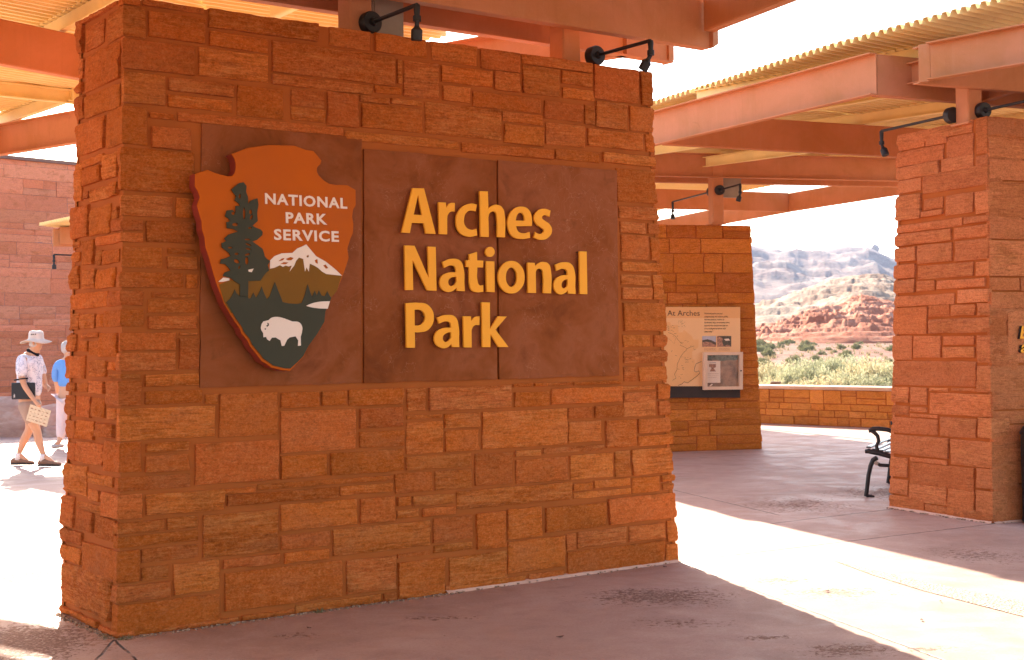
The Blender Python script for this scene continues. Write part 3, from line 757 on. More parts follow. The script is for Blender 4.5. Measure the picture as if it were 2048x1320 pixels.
def build_emblem():
    T = (370, 270, 2.641); OFF = .135
    PE = Plane(WA, OFF)
    root = empty('arrowhead_emblem', (-1.3, 8.2, 0), 'brown arrowhead emblem with tree, snowy mountain and white bison on the stone wall', 'emblem')
    out = P_('54,205 120,183 165,202~ 225,217 252,213~ 266,185~ 263,130~ 245,100 330,68 440,52 510,54 580,56 640,78 680,85 700,108 722,135 716,155 701,170~ 698,190~ 707,213 735,240 765,258 800,263 860,265 902,290 903,370 889,395 884,432 891,470 888,520 876,545 858,600 866,650 846,710 828,760 800,830 772,860 758,895 742,935 738,990 700,1052 650,1122 628,1170 600,1200 556,1246 520,1244 455,1228 430,1208 405,1195 380,1160 345,1118 330,1085 300,1050 290,1022 262,985 240,948 205,888 190,845 170,795 150,730 128,650 108,590 104,540 90,500 88,455 76,420 64,370 78,330 70,300 52,270')
    V, Fs = put(PE, [out], T, .085, 0, .004)
    # red side, brown face
    mb = MB(); nF = []
    for f in Fs:
        p = V[list(f)]; n = np.cross(p[1]-p[0], p[2]-p[0]); ln = np.linalg.norm(n); n = n/(ln+1e-12)
        front = ((p.mean(0)-PE.O)@PE.n) > -.0045
        nF.append(0 if front else 1)
    mb.add(V, Fs); mb.mi = nF
    pq = mb.build('plaque', [M_EM_RED, M_EM_EDGE], root)
    # low relief pieces, each a few millimetres proud of the one below
    def piece(name, sps, w, d, mat, par=pq, bevel=.0008):
        V, Fs = put(PE, sps, T, d, w, bevel); m = MB(); m.add(V, Fs)
        o = m.build(name, [mat], par); return o
    piece('mountain', [P_('180,790 235,768 330,772 392,768 430,720 460,700 550,680 600,640 650,640 720,700 826,745 800,826 770,860 742,925 600,940 500,930 300,950 242,940 205,880')], .004, .003, M_EM_BROWN)
    piece('snow', [P_('448,662 470,640 510,625 565,623 590,600 615,590 638,578 662,606 690,640 740,668 790,708 828,744 790,740 745,735 722,722 700,702 680,690 657,680 652,722 640,700 632,722 622,655 600,648 585,665 575,690 550,722 562,690 545,695 530,690 515,697 500,688 470,702 446,707'),
                  P_('490,668 510,652 525,650 515,662'), P_('530,655 555,645 572,650 560,662 540,662'), P_('500,682 520,672 545,674 530,683'), P_('640,640 650,632 652,645 642,648'), P_('683,662 697,655 700,680 688,676'), P_('728,690 740,684 755,704 742,706')], .0055, .0015, M_EM_WHITE)
    piece('snow', [P_('173,776 200,753 232,757 233,768 200,776')], .0055, .0015, M_EM_WHITE)
    piece('ground', [P_('215,884 232,868 245,850 260,815 270,838 285,850 330,852 332,865 345,862 358,832 372,860 388,835 402,800 412,830 430,868 445,850 458,810 472,776 488,820 505,860 512,882 545,890 590,893 612,888 628,850 645,788 658,830 668,855 682,823 694,848 704,820 718,848 735,852 749,825 760,848 770,861 756,893 738,933 733,988 696,1050 646,1120 622,1168 596,1195 553,1234 522,1232 462,1217 440,1200 412,1182 390,1152 352,1108 338,1076 308,1040 298,1014 270,976 248,940')], .0085, .003, M_EM_GREEN)
    piece('lake', [P_('636,903 660,892~ 700,882~ 762,878 750,918 700,916~ 660,910~')], .0105, .0018, M_EM_WHITE)
    tree = P_('285,852 286,790 262,776 235,755 195,745 205,727 236,716 224,700 208,683 180,680 186,657 215,650 236,640 226,622 190,595 188,572 214,561 202,548 226,526 276,511 250,497 216,493 214,462 236,455 222,440 206,430 216,400 245,396 262,412 262,376 286,376 281,364 257,346 266,325 252,308 240,290 256,275 282,255 305,251 321,270 318,300 328,328 329,364 346,346 378,335 384,370 376,410 380,455 352,480 366,489 395,500 406,512 404,530 376,555 352,563 378,582 405,602 412,622 417,642 428,655 446,666 432,688 440,716 424,728 410,746 394,770 330,772 329,854')
    holes = [ell(285, 325, 5, 13), ell(260, 474, 15, 8), ell(308, 416, 6, 30), ell(342, 408, 7, 13), ell(346, 436, 6, 14, rot=.4), ell(234, 596, 12, 5), ell(268, 629, 10, 6), ell(268, 668, 15, 9, rot=.5), ell(325, 553, 14, 4), ell(330, 580, 16, 4, rot=.4), ell(330, 603, 14, 4, rot=.2), ell(322, 665, 8, 20), ell(338, 492, 9, 5), ell(250, 415, 9, 8), ell(282, 700, 4, 9, rot=.4), ell(325, 632, 14, 5, rot=-.3)]
    piece('pine_tree', [tree]+holes, .0125, .0045, M_EM_GREEN)
    piece('lake', [P_('328,713 358,706 348,726 332,723')], .0135, .0015, M_EM_WHITE)
    bis = P_('400,1000 410,985 438,978 452,966~ 485,961~ 520,969 562,985 600,991~ 615,1015~ 613,1045 607,1066 608,1113 592,1114 594,1085 580,1064 548,1070 535,1082 520,1114 507,1115 500,1085 475,1070 455,1071 443,1088 430,1080 424,1067 410,1069 409,1047 397,1024~')
    piece('bison', [bis, P_('430,992 438,994 440,1006 430,1014 424,1008 432,1004'), ell(420, 1025, 4, 4)], .0115, .003, M_EM_WHITE)
    for s, x0, x1, y0, y1 in (('NATIONAL', 422, 856, 362, 388), ('PARK', 532, 750, 463, 472), ('SERVICE', 470, 812, 552, 563)):
        f = lambda x, y: (T[0]+x/T[2], T[1]+y/T[2])
        a = f(x0, y0); b = f(x1, y1)
        cap = abs(PE.uv(*f(x0, y0-57))[1]-PE.uv(*a)[1])
        for sp in (1,):
            V, Fs = fit_text(PE, s, a, b, cap, .0035, .003, bold=.028, space=1.12)
        m = MB(); m.add(V, Fs); o = m.build('lettering', [M_EM_WHITE], pq)
    # stand-off blocks behind
    for (x, y) in ((300, 200), (700, 320), (500, 1000)):
        u, v = PE.uv(T[0]+x/T[2], T[1]+y/T[2]); a = PE.P(u, v, -.08); m = MB(); m.tube([a, a-PE.n*(OFF-.078)], .03, 8); m.build('bracket', [M_EM_EDGE], pq)
build_emblem()

def mat_map():
    g = NT('map_print'); 
    return g
M_PANEL = mat_paint('tan_panel_print', (.80, .48, .22), .5, .02)
M_PANEL2 = mat_paint('deep_tan_band', (.74, .38, .14), .5, .02)
M_PANEL3 = mat_paint('map_land_tint', (.78, .42, .16), .5, .03)
M_INK = mat_paint('dark_ink', (.05, .035, .02), .6, .05)
M_SLATE = mat_paint('dark_slate_band', (.06, .045, .038), .8, .1, .08)
M_FRAME = mat_paint('pale_case_frame', (.72, .50, .34), .45, .06)
M_PAPER = mat_paint('paper_notice', (.85, .70, .55), .7, .03)
M_ROCKP = mat_paint('photo_red_rock', (.45, .22, .13), .5, .3, sc=40)
M_SKYP = mat_paint('photo_sky', (.45, .42, .45), .5, .1, sc=12)
M_DARKP = mat_paint('photo_dark', (.10, .08, .05), .5, .3, sc=50)
M_CASE = mat_paint('case_backing', (.38, .2, .11), .35, .35, .5, sc=6)
M_CASEG = mat_paint('case_reflection_dark', (.16, .15, .10), .3, .3, .5, sc=20)
def build_panel():
    T = (1310, 590, 5.74)
    root = empty('map_panel', (3, 21, 0), 'tan park map panel with dark lower band titled At Arches, on the middle stone wall', 'sign')
    PP = Plane(WC, .09)
    def quad(name, x0, y0, x1, y1, w, d, mat, par=root, bevel=.001, xl=None):
        V, Fs = put(PP, [[(x0, y0, 'c'), (x1, y0, 'c'), (x1, y1, 'c'), (x0, y1, 'c')]], T, d, w, bevel); m = MB(); m.add(V, Fs)
        o = m.build(name, [mat], par); 
        return o
    bd = quad('board', -560, 136, 980, 1180, -.004, .05, M_SLATE, bevel=.003)
    pr = quad('print', -560, 137, 979, 1047, 0, .004, M_PANEL)
    quad('title_band', -560, 138, 978, 265, .002, .002, M_PANEL2, pr, 0)
    def shape(name, s, w, d, mat, par=pr):
        V, Fs = put(PP, [P_(s)] if isinstance(s, str) else s, T, d, w); m = MB(); m.add(V, Fs); o = m.build(name, [mat], par); return o
    shape('map_area', '-400,310 175,310 180,345 262,345 270,430 320,430 330,400 420,470 440,512 500,512 498,600 425,650 430,740 455,740 455,800 440,880 470,880 515,905 470,960 380,1015 330,1000 300,1030 240,1045 -400,1045', .002, .0015, M_PANEL3)
    # title and quotation
    def txt(name, s, x0, x1, y, cap, bold=0, shear=0, space=1.0, par=pr, mat=M_INK, w=.004):
        f = lambda x, y: (T[0]+x/T[2], T[1]+y/T[2])
        c = abs(PP.uv(*f(x0, y-cap))[1]-PP.uv(*f(x0, y))[1])
        V, Fs = fit_text(PP, s, f(x0, y), f(x1, y), c, w, .002, bold=bold, shear=shear, space=space)
        m = MB(); m.add(V, Fs); o = m.build(name, [mat], par)
    txt('title', 'At Arches', 142, 512, 238, 66, -.004)
    for i, s in enumerate(['"National parks are not', 'playgrounds, nor theme parks,', 'but sanctuaries, meant to', 'be forever; they are priceless, time', 'capsules for tomorrow that we', 'are privileged to know and', 'enjoy today."']):
        txt('quotation', s, 565, [775, 838, 795, 855, 838, 812, 668][i], 220+i*34.5, 17, 0, .35)
    def line(pts, wd):
        m = MB()
        P3 = [PP.P(*PP.uv(T[0]+x/T[2], T[1]+y/T[2]), .0045) for x, y in pts]
        m.tube(P3, wd, 5, flat=.3); o = m.build('map_line', [M_INK], pr)
    line([(262, 1040), (310, 1020), (335, 995), (370, 1010), (420, 975), (480, 930), (515, 895), (500, 872), (470, 884), (448, 870), (455, 830), (470, 790), (535, 762)], .0032)
    line([(200, 980), (240, 955), (222, 910), (250, 860), (255, 795), (265, 770), (290, 715), (320, 670), (350, 640), (365, 618), (400, 600), (450, 585)], .0022)
    line([(365, 615), (320, 590), (285, 575), (300, 555), (265, 520), (240, 480), (200, 450), (150, 430)], .0018)
    line([(140, 490), (180, 520), (220, 560), (235, 500), (225, 480)], .001)
    line([(290, 715), (330, 710), (350, 740), (400, 745)], .001)
    line([(270, 330), (265, 300), (300, 288), (320, 292)], .001)
    rng = random.Random(3)
    m = MB()
    for k in range(60):
        x, y = rng.choice([(300, 330), (190, 390), (240, 460), (330, 545), (440, 600), (380, 740), (290, 830), (260, 920), (190, 670), (160, 380)]); x += rng.uniform(-45, 45); y += rng.uniform(-32, 32)
        w_ = rng.uniform(4, 26); h_ = rng.uniform(1.2, 3.2) if w_ > 8 else 6
        q = [PP.P(*PP.uv(T[0]+(x+a)/T[2], T[1]+(y+b)/T[2]), .0045) for a, b in ((0, 0), (w_, 0), (w_, h_), (0, h_))]
        m = MB(); m.prism(q, 0, PP.n*.0006); m.build('map_label', [M_INK], pr)
    # two small photographs
    def photo(x0, x1, parts):
        for (pts, mat, w) in parts: shape('photograph', [pts], w, .0012, mat)
    photo(0, 0, [(P_('542,471 700,471 700,595 542,595'), M_SKYP, .003), (P_('542,520 600,508 650,520 700,545 700,595 542,595'), M_DARKP, .0045), (P_('542,545 580,535 640,545 700,578 700,595 542,595'), M_ROCKP, .006)])
    photo(0, 0, [(P_('712,471 874,471 874,595 712,595'), M_ROCKP, .003), (P_('712,471 874,471 874,590 830,570 790,590 770,540 780,500 740,480'), M_DARKP, .0045), (P_('790,505 845,500 858,522 810,525'), M_PAPER, .006)])
    for (x0, x1) in ((560, 705), (730, 865)):
        for yy in (612, 622, 632):
            shape('caption', [[(x0, yy, 'c'), (x1-rng.uniform(0, 20), yy, 'c'), (x1-5, yy+2.5, 'c'), (x0, yy+2.5, 'c')]], .003, .001, M_ROCKP)
    # display case
    cs = empty('notice_case', (3.4, 21.1, 0), 'shallow glazed notice case with pale frame hanging over the lower right of the map panel', 'notice case')
    fr = [[(542, 660, 'c'), (988, 655, 'c'), (987, 1085, 'c'), (542, 1090, 'c')], [(580, 692, 'c'), (946, 690, 'c'), (947, 1048, 'c'), (582, 1052, 'c')]]
    V, Fs = put(PP, fr, T, .07, .075, .003); m = MB(); m.add(V, Fs); fo = m.build('frame', [M_FRAME], cs)
    bk = quad('backing', 578, 690, 949, 1054, .03, .01, M_CASE, cs)
    def s2(name, s, w, mat, par=bk): shape(name, s, w, .001, mat, par)
    s2('painted_reflection', '580,692 946,690 946,740 900,752 830,748 760,760 700,745 640,755 580,748', .032, M_CASEG)  # dark reflection in the glass, painted as a flat shape on the backing
    nt_ = quad('notice', 583, 757, 742, 1008, .036, .002, M_PAPER, cs)
    s2('notice_picture', '612,795 690,792 690,830 665,840 690,878 620,878 640,835 612,825', .038, M_ROCKP, nt_)
    s2('notice_text', '600,903 722,903 722,906 600,906', .038, M_ROCKP, nt_); s2('notice_text', '600,925 722,925 722,927 600,927', .038, M_ROCKP, nt_); s2('notice_text', '600,945 700,945 700,947 600,947', .038, M_ROCKP, nt_)
    s2('notice_text', '615,778 690,776 690,780 615,782', .038, M_INK, nt_)
    s2('notice', '610,1048 640,1018 655,1024 630,1048', .04, M_PAPER, cs)
    p = PP.P(*PP.uv(T[0]+962/T[2], T[1]+870/T[2]), .076); m = MB(); m.tube([p, p+PP.n*.012], .012, 10); m.build('lock', [M_BLACK], cs)
    glz = NT('clear_pane'); glz.b.inputs['Transmission Weight'].default_value = 1; glz.b.inputs['Roughness'].default_value = .02; glz.b.inputs['IOR'].default_value = 1.1; glz.b.inputs['Base Color'].default_value = (.97, .97, .97, 1)
    quad('glass_pane', 579, 691, 948, 1053, .062, .003, glz.m, cs)
build_panel()

# raised letters on the right-hand plaque (only its first letters fall inside the picture)
def build_plaque():
    PQ = Plane(WB, .02)
    root = empty('plaque_lettering', (4.7, 12.5, 0), 'small raised bronze yellow italic letters on the plaque of the right stone pillar', 'lettering')
    for ch, (x0, y0), (x1, y1), cap in (('E', (2035, 677), (2053, 676.5), .115), ('a', (2037, 705), (2051, 704.5), .105)):
        V, Fs = fit_text(PQ, ch, (x0, y0), (x1, y1), cap, .03, .03, bold=.02, shear=.25)
        m = MB(); m.add(V, Fs)
        for k, f in enumerate(Fs):
            q = V[list(f)]; m.mi[k] = 0 if ((q-PQ.O)@PQ.n).min() > .028 else 1  # letter sides coloured black to stand in for their dark shading
        m.build('letter', [M_LETTER, M_BLACK], root)
build_plaque()
# ================================================================== shelter roofs
def deck(mb, poly, ang, z, pitch=.106, dep=.048):
    """corrugated sheet clipped to a convex polygon; ribs run along direction ang (from +Y towards +X)"""
    d = np.array([math.sin(ang), math.cos(ang)]); q = np.array([math.cos(ang), -math.sin(ang)])
    P = np.array(poly, float); A = P@q; B = P@d; n = len(P)
    prof = [(0, 1), (.44, 1), (.62, 0), (.84, 0)]        # fraction of pitch, height
    xs = []; k0 = math.floor(A.min()/pitch); k1 = math.ceil(A.max()/pitch)
    for k in range(k0, k1+1):
        for f, h in prof: xs.append(((k+f)*pitch, h))
    lo, hi, zz, aa = [], [], [], []
    for x, h in xs:
        cs = []
        for i in range(n):
            a0, a1 = A[i], A[(i+1) % n]
            if (a0-x)*(a1-x) <= 0 and abs(a1-a0) > 1e-9:
                t = (x-a0)/(a1-a0); cs.append(B[i]+t*(B[(i+1) % n]-B[i]))
        if len(cs) >= 2: lo.append(min(cs)); hi.append(max(cs)); zz.append(z+h*dep); aa.append(x)
    V = []; Fs = []
    m = len(aa)
    for th in (0, .006):
        for i in range(m):
            for b in (lo[i], hi[i]):
                xy = q*aa[i]+d*b; V.append((xy[0], xy[1], zz[i]+th))
    for i in range(m-1):
        if aa[i+1]-aa[i] > pitch: continue
        a = 2*i; o = 2*m
        Fs += [(a, a+1, a+3, a+2), (o+a, o+a+2, o+a+3, o+a+1), (a, a+2, o+a+2, o+a), (a+1, o+a+1, o+a+3, a+3)]
    mb.add(V, Fs)
def channel(mb, a, b, w, h, mi=0, flip=1, cap=None):
    """C-channel beam: web plus top and bottom flange with a slight round at the edge"""
    a = np.array(a, float); b = np.array(b, float); d = b-a; L = np.linalg.norm(d); d /= L
    s = np.cross(d, [0, 0, 1]); s /= np.linalg.norm(s); s *= flip; u = np.array([0, 0, 1.])
    t = .012; r = .02
    # outline of the section in (s,u)
    pts = [(r*.3, 0), (w, 0), (w, t), (t+.002, t), (t+.002, h-t), (w, h-t), (w, h), (r*.3, h), (0, h-r*.6), (0, r*.6)]
    V = [p+s*x+u*y for p in (a, b) for x, y in pts]; n = len(pts)
    Fs = [(k, (k+1) % n, n+(k+1) % n, n+k) for k in range(n)]
    # end faces split into web and flanges
    for o in (0, n): Fs += [[o+k for k in (9, 0, 3, 4, 7, 8)], [o+k for k in (0, 1, 2, 3)], [o+k for k in (4, 5, 6, 7)]]
    mb.add(V, Fs, mi)
def v3(p, z): return np.array([p[0], p[1], z])
def teeth(): pass

def spotlight(base, dirv, L, drop, root_label, tiltdir, rear=False, box_r=.074, group='black spotlights on arms over the stone walls'):
    """round box on the post, straight arm, knuckle and small lamp head"""
    base = np.array(base, float); dirv = np.array(dirv, float)/np.linalg.norm(dirv)
    root = empty('spotlight', base, root_label, 'spotlight', group)
    m = MB()
    m.tube([base-dirv*.01, base+dirv*.05, base+dirv*.062], [box_r, box_r, box_r*.9], 24)
    m.tube([base+dirv*.06, base+dirv*.085], [.03, .022], 14)
    o = m.build('mounting_box', [M_BLACK], root); smooth_by_angle(o, 40)
    e = base+dirv*L
    m = MB(); m.tube([base+dirv*.05, e], .0135, 12); m.tube([e-dirv*.0, e+np.array([0, 0, -.02]), e+np.array([0, 0, -drop])], [.019, .021, .015], 12)
    o = m.build('arm', [M_BLACK], root); smooth_by_angle(o, 40)
    k = e+np.array([0, 0, -drop]); td = np.array(tiltdir, float); td /= np.linalg.norm(td)
    m = MB(); m.tube([k+np.array([0, 0, .03]), k+np.array([0, 0, -.005])], .026, 10)
    h0 = k+td*.03
    m.tube([k, h0], .015, 10)
    m.tube([h0, h0+td*.01, h0+td*.028, h0+td*.09, h0+td*.094, h0+td*.082], [.015, .018, .036, .036, .033, .029], 20)
    o = m.build('lamp_head', [M_BLACK], root); smooth_by_angle(o, 40)
    return root

def post(root, c, w, z0, z1, th):
    M = np.array([[math.sin(th), math.cos(th), 0], [math.cos(th), -math.sin(th), 0], [0, 0, 1]]).T
    m = MB(); m.box([c[0], c[1], (z0+z1)/2], (w, w, z1-z0), M, bev=.012); 
    m.build('post', [M_BEAM], root)
    m = MB(); m.box([c[0], c[1], z0+.012], (w+.06, w+.06, .02), M, bev=.003); m.build('base_plate', [M_BEAM], root)

# ---------------- canopy over wall A
ZB, HB = 3.9, .38
ZP = ZB+HB                     # underside of the purlins
HP = .15
ZD = ZP+HP-.010                # underside of the deck flutes, let into the purlins
D3 = np.array([*WA.D, 0.]); N3 = np.array([*WA.N, 0.])
OA = np.array([*WA.O, 0.])
def PA(s, o, z): return OA+D3*s-N3*o+np.array([0, 0, z])
canA = empty('shelter_roof', (0, 9.5, 3.9), 'nearest shelter roof of rust red beams and corrugated deck, over the sign wall', 'roof', 'steel shelter roofs over the stone walls')
def mk(fn, name, mat, root, sm=False):
    m = MB(); fn(m); o = m.build(name, [mat], root); return o
mk(lambda m: channel(m, PA(-1.2, .14, ZB), PA(4.80, .14, ZB), .09, HB, flip=-1), 'beam', M_BEAM, canA)
mk(lambda m: channel(m, PA(-1.2, .78, ZB), PA(4.93, .78, ZB), .09, HB, flip=1), 'beam', M_BEAM, canA)
# bevelled end plates
for (s, o) in ((4.80, .14), (4.93, .78)):
    def f(m, s=s, o=o):
        a = PA(s, o-(.03 if o > .5 else .002), ZB+.02); 
        m.prism([PA(s, o+.045-.085, ZB), PA(s+.055, o+.045-.085, ZB+.035), PA(s+.055, o+.045-.085, ZB+HB), PA(s, o+.045-.085, ZB+HB)], 0, -N3*.085)
    mk(f, 'beam_end', M_BEAM, canA)
for s in (1.83, 3.62):
    post(canA, PA(s, .46, 0), .17, 3.60, ZB+HB, .9377)
    mk(lambda m: m.tube([PA(s-.18, .46, ZB+.12), PA(s-.18, .46, ZB+.121)+N3*.22], .012, 8), 'bolt', M_BEAM, canA)
    mk(lambda m: m.box(PA(s, .46, ZB+.3), (.05, .5, .16), np.array([D3, N3, [0, 0, 1]]).T), 'web_plate', M_BEAM, canA)
# cross channels between the pair of beams, seen as struts
# right oblique edge beam towards the viewer
ea = PA(4.72, .12, 4.02); eb = zp(1562, 3, 4.02); dirn = eb-ea; dirn /= np.linalg.norm(dirn)
mk(lambda m: channel(m, ea, ea+dirn*7.5, .09, .34, flip=-1), 'edge_beam', M_BEAM, canA)
# far edge beam (left of the wall) and the beams in the left corner of the picture
f0 = zp(150, 285, ZB); f1 = zp(0, 313, ZB); fd = (f1-f0)/np.linalg.norm(f1-f0)
f2 = np.array([.95, 11.0, ZB])
mk(lambda m: channel(m, f1+fd*.02, f2, .09, .36, flip=1), 'edge_beam', M_BEAM, canA)
g0 = zp(0, 127, ZB); g1 = zp(152, 155, ZB); gd = (g1-g0)/np.linalg.norm(g1-g0); gd[2] = 0
mk(lambda m: channel(m, g0-gd*2.5, g1+gd*2.3, .09, .36, flip=-1), 'beam', M_BEAM, canA)
mk(lambda m: channel(m, f1+fd*.05, f1+fd*.05-gd*6, .09, .36, flip=1), 'edge_beam', M_BEAM, canA)
# cream purlins
def purlin(a, b, root, h=HP, w=.06, z=ZP+.002): mk(lambda m: channel(m, v3(a, z), v3(b, z), w, h, flip=1), 'purlin', M_CREAM, root)
p0 = zp(75, 62, ZD); p1 = zp(182, 3, ZD); pd = (p1-p0)/np.linalg.norm(p1-p0)
purlin(p0-pd*.45, p1+pd*3.5, canA)
q0 = zp(0, 231, ZD); q1 = zp(82, 201, ZD); qd = (q1-q0)/np.linalg.norm(q1-q0)
purlin(q0-qd*1.2, q1+qd*.9, canA)
r0 = zp(0, 190, ZP); r1 = zp(152, 206, ZP); rd = (r1-r0)/np.linalg.norm(r1-r0)
purlin(r0-rd*.7, r1+rd*1.6, canA, z=ZP-.02)
# purlins across wall A, perpendicular to it
for s in (.2, 1.05, 2.25, 3.0, 4.1): purlin(PA(s, -5.5, 0), PA(s, 2.55 if s < 2.4 else 1.55, 0), canA)
RIB1 = rad(40); RIB2 = .9377
F1, F2 = f1[:2]+fd[:2]*.3, f2[:2]
mid = F1+(F2-F1)*.52
dA = MB()
deck(dA, [F1, mid, PA(-.35, 0, 0)[:2], (-2.6, 0), (-9, 0), (-11, 6.)], RIB1, ZD)
dA.build('deck', [M_DECK], canA)
sp0 = zp(893, 72, ZD+.02)[:2]
dA = MB()
er = (ea+dirn*9)[:2]
deck(dA, [mid, mid+(sp0-mid)*1.0, PA(2.95, 1.2, 0)[:2], PA(4.75, .3, 0)[:2], er, (4.2, -3), (-2.6, -3), (-2.6, 0), PA(-.35, 0, 0)[:2]][:], RIB2, ZD+.003)  # carried on unseen over the camera to cut the blue skylight
dA.build('deck', [M_DECK], canA)
dA = MB(); deck(dA, [(-2.6, .1), (4.2, -2.9), (4.0, -4), (-9, -4), (-9, .1)], RIB2, ZD+.06); dA.build('deck', [M_DECK], canA)  # added decking behind the camera, out of view, shutting out more blue sky
# junction box behind the post
m = MB(); c = PA(2.15, .62, 0); M_ = np.array([D3, N3, [0, 0, 1]]).T
m.box([c[0], c[1], 3.88], (.26, .12, .32), M_, bev=.01); m.box([*(c[:2]+WA.N*.064), 3.88], (.22, .006, .28), M_, bev=.002)
jb = m.build('junction_box', [M_GREY], None); tag(jb, 'grey electrical box behind the left post on top of the sign wall', 'electrical box')
# spotlights of wall A
nA = N3
s1 = pl(737, 47, PA(0, .37, 0), N3); spotlight(s1, N3, .60, .10, 'black spotlight on the left post above the sign wall', (-.05, .12, -1))
s2 = pl(1186, 113, PA(0, .37, 0), N3); spotlight(s2, N3, .64, .10, 'black spotlight on the right post above the sign wall, near its end', -N3*.6+D3*-.25+np.array([0, 0, -1]))

# ---------------- canopy B (right)
uB = np.array([*(-WB.N), 0.]); vB = np.array([*WB.D, 0.])
canB = empty('shelter_roof', (4.5, 13, 3.9), 'right-hand shelter roof with pink lit edge beam and corrugated deck, over the pinkish pillar', 'roof', 'steel shelter roofs over the stone walls')
a = zp(1755, 190, ZB); b = zp(1311, 292.7, ZB); bd = (b-a)/np.linalg.norm(b-a)
mk(lambda m: channel(m, a, b+bd*.7, .09, .39, flip=-1), 'edge_beam', M_BEAM, canB)
c = zp(1840, 165, ZB); c2 = zp(1863, 162, ZB); e = zp(2048, 131, ZB); ed = (e-c2)/np.linalg.norm(e-c2)
mk(lambda m: channel(m, c2, c2+ed*5, .09, .33, flip=1), 'edge_beam', M_BEAM, canB)
V1 = zp(2048, 196, ZB); V1d = (V1-c)/np.linalg.norm(V1-c); V1d = vB
mk(lambda m: channel(m, c-np.array([0, 0, .004]), c+V1d*6, .09, .33, flip=-1), 'beam', M_BEAM, canB)
mk(lambda m: channel(m, a+vB*.005-np.array([0, 0, .003]), a+vB*6.5, .09, .385, flip=-1), 'beam', M_BEAM, canB)
V3a = zp(1340, 289, ZB); V3b = zp(1825, 315, ZB); V3d = (V3b-V3a)/np.linalg.norm(V3b-V3a)
mk(lambda m: channel(m, V3a-V3d*.05-np.array([0, 0, .002]), V3b+V3d*3.5, .09, .37, flip=-1), 'beam', M_BEAM, canB)
for off in (1.05, 3.0):
    for (q, w_) in ((c, 1),):
        pass
mk(lambda m: m.prism([c-vB*.014, c2-vB*.014, c2-vB*.014+np.array([0, 0, .333]), c-vB*.014+np.array([0, 0, .333])], 0, vB*.012), 'end_plate', M_BEAM, canB)
for yy in (237, 255, 276):
    q = pl(1338, yy, a, np.cross(bd, [0, 0, 1])); mk(lambda m, q=q: m.tube([q, q-vB*.012], .011, 8), 'bolt', M_BEAM, canB)
# wedge between the paired beams
mk(lambda m: channel(m, a+vB*.42-np.array([0, 0, -.12]), c+vB*.5+np.array([0, 0, .12]), .08, .2, flip=1), 'cross_beam', M_BEAM, canB)
mk(lambda m: channel(m, a+vB*1.35+uB*-.02-np.array([0, 0, -.02]), c+vB*1.25+np.array([0, 0, .02]), .08, .3, flip=1), 'cross_beam', M_BEAM, canB)
pB = zp(1938, 243, 3.62)[:2]
post(canB, pB, .17, 3.58, ZB+HB, rad(65.5))
post(canB, pB+vB[:2]*2.1, .17, 3.58, ZB+HB, rad(65.5))
# purlins (cream) along the roof edge and inside
pe = (zp(1395, 182, ZP+HP), zp(1845, 92, ZP+HP))
purlin(pe[0], pe[1], canB)
pf = (zp(1306, 250, ZP), zp(1395, 228, ZP)); pfd = (pf[1]-pf[0])/np.linalg.norm(pf[1]-pf[0]); purlin(pf[0]-pfd*1.2, pf[1], canB)
pg = (zp(1699, 254, ZP), zp(1860, 230.6, ZP)); gd2 = (pg[1]-pg[0])/np.linalg.norm(pg[1]-pg[0])
purlin(pg[0]-gd2*4.5, pg[1]+gd2*3, canB)
purlin(pg[0]-gd2*4.5+vB*1.7, pg[1]+gd2*3+vB*1.7, canB)
purlin(pe[0]+vB*1.5-uB*0, pe[1]+vB*1.5, canB); purlin(c2[:]+vB*1.3+ed*.3, c2+vB*1.3+ed*4.5, canB)
t0_, t1_, t2_ = [zp(x, y, ZD+.06)[:2] for x, y in ((1306, 201), (1655, 87), (1992, -7))]
t0x = t0_+(t0_-t1_)/np.linalg.norm(t0_-t1_)*.95
t3_ = t2_+(t2_-t1_)/np.linalg.norm(t2_-t1_)*4.5
far = V3a[:2]+uB[:2]*.7
ts_ = t0_+(t1_-t0_)*.27; R53 = rad(53.5); d53 = np.array([math.sin(R53), math.cos(R53)])
dB = MB(); deck(dB, [np.array([1.12, 17.35]), t0_, ts_, ts_+d53*6.5], rad(65), ZD+.003); dB.build('deck', [M_DECK], canB)
dB = MB(); deck(dB, [ts_, t1_, t2_, t3_, t3_+vB[:2]*7, ts_+d53*7.5], R53, ZD)
dB.build('deck', [M_DECK], canB)
bx = pl(1962, 222, [*(pB-(-WB.N)*.09), 0], [*WB.N, 0]); spotlight(bx, [*WB.N, 0], .75, .15, 'black spotlight in front of the post above the right pillar, cut by the frame', (0, .2, -1))
bx2 = pl(1906, 230, [*(pB+(-WB.N)*.09), 0], [*WB.N, 0]); spotlight(bx2, [*(-WB.N), 0], 1.0, .13, 'black spotlight with long rear arm left of the right pillar top', (.25, -.3, -1))

# ---------------- canopy C (far)
ZC = 4.12; HC = .36
canC = empty('shelter_roof', (4, 24, 4.1), 'far shelter roof of orange beams behind, over the map wall', 'roof', 'steel shelter roofs over the stone walls')
uC = np.array([*(-WC.N), 0.]); vC = np.array([*WC.D, 0.])
a1 = zp(1319, 354, ZC); a2 = zp(1824, 364, ZC); ad = (a2-a1)/np.linalg.norm(a2-a1)
mk(lambda m: channel(m, a1-ad*2.0, a2+ad*3, .09, HC, flip=1), 'beam', M_BEAM, canC)
mk(lambda m: channel(m, a1-ad*2.3+uC*.62, a2+ad*2+uC*.62, .09, HC, flip=-1), 'beam', M_BEAM, canC)
E1 = zp(1828, 384, ZC); E2 = zp(1577.5, 423, ZC); E3 = zp(1447, 447, ZC)
mk(lambda m: channel(m, E1+(E1-E2)*.25, E2, .09, HC-.01, flip=1), 'edge_beam', M_BEAM, canC)
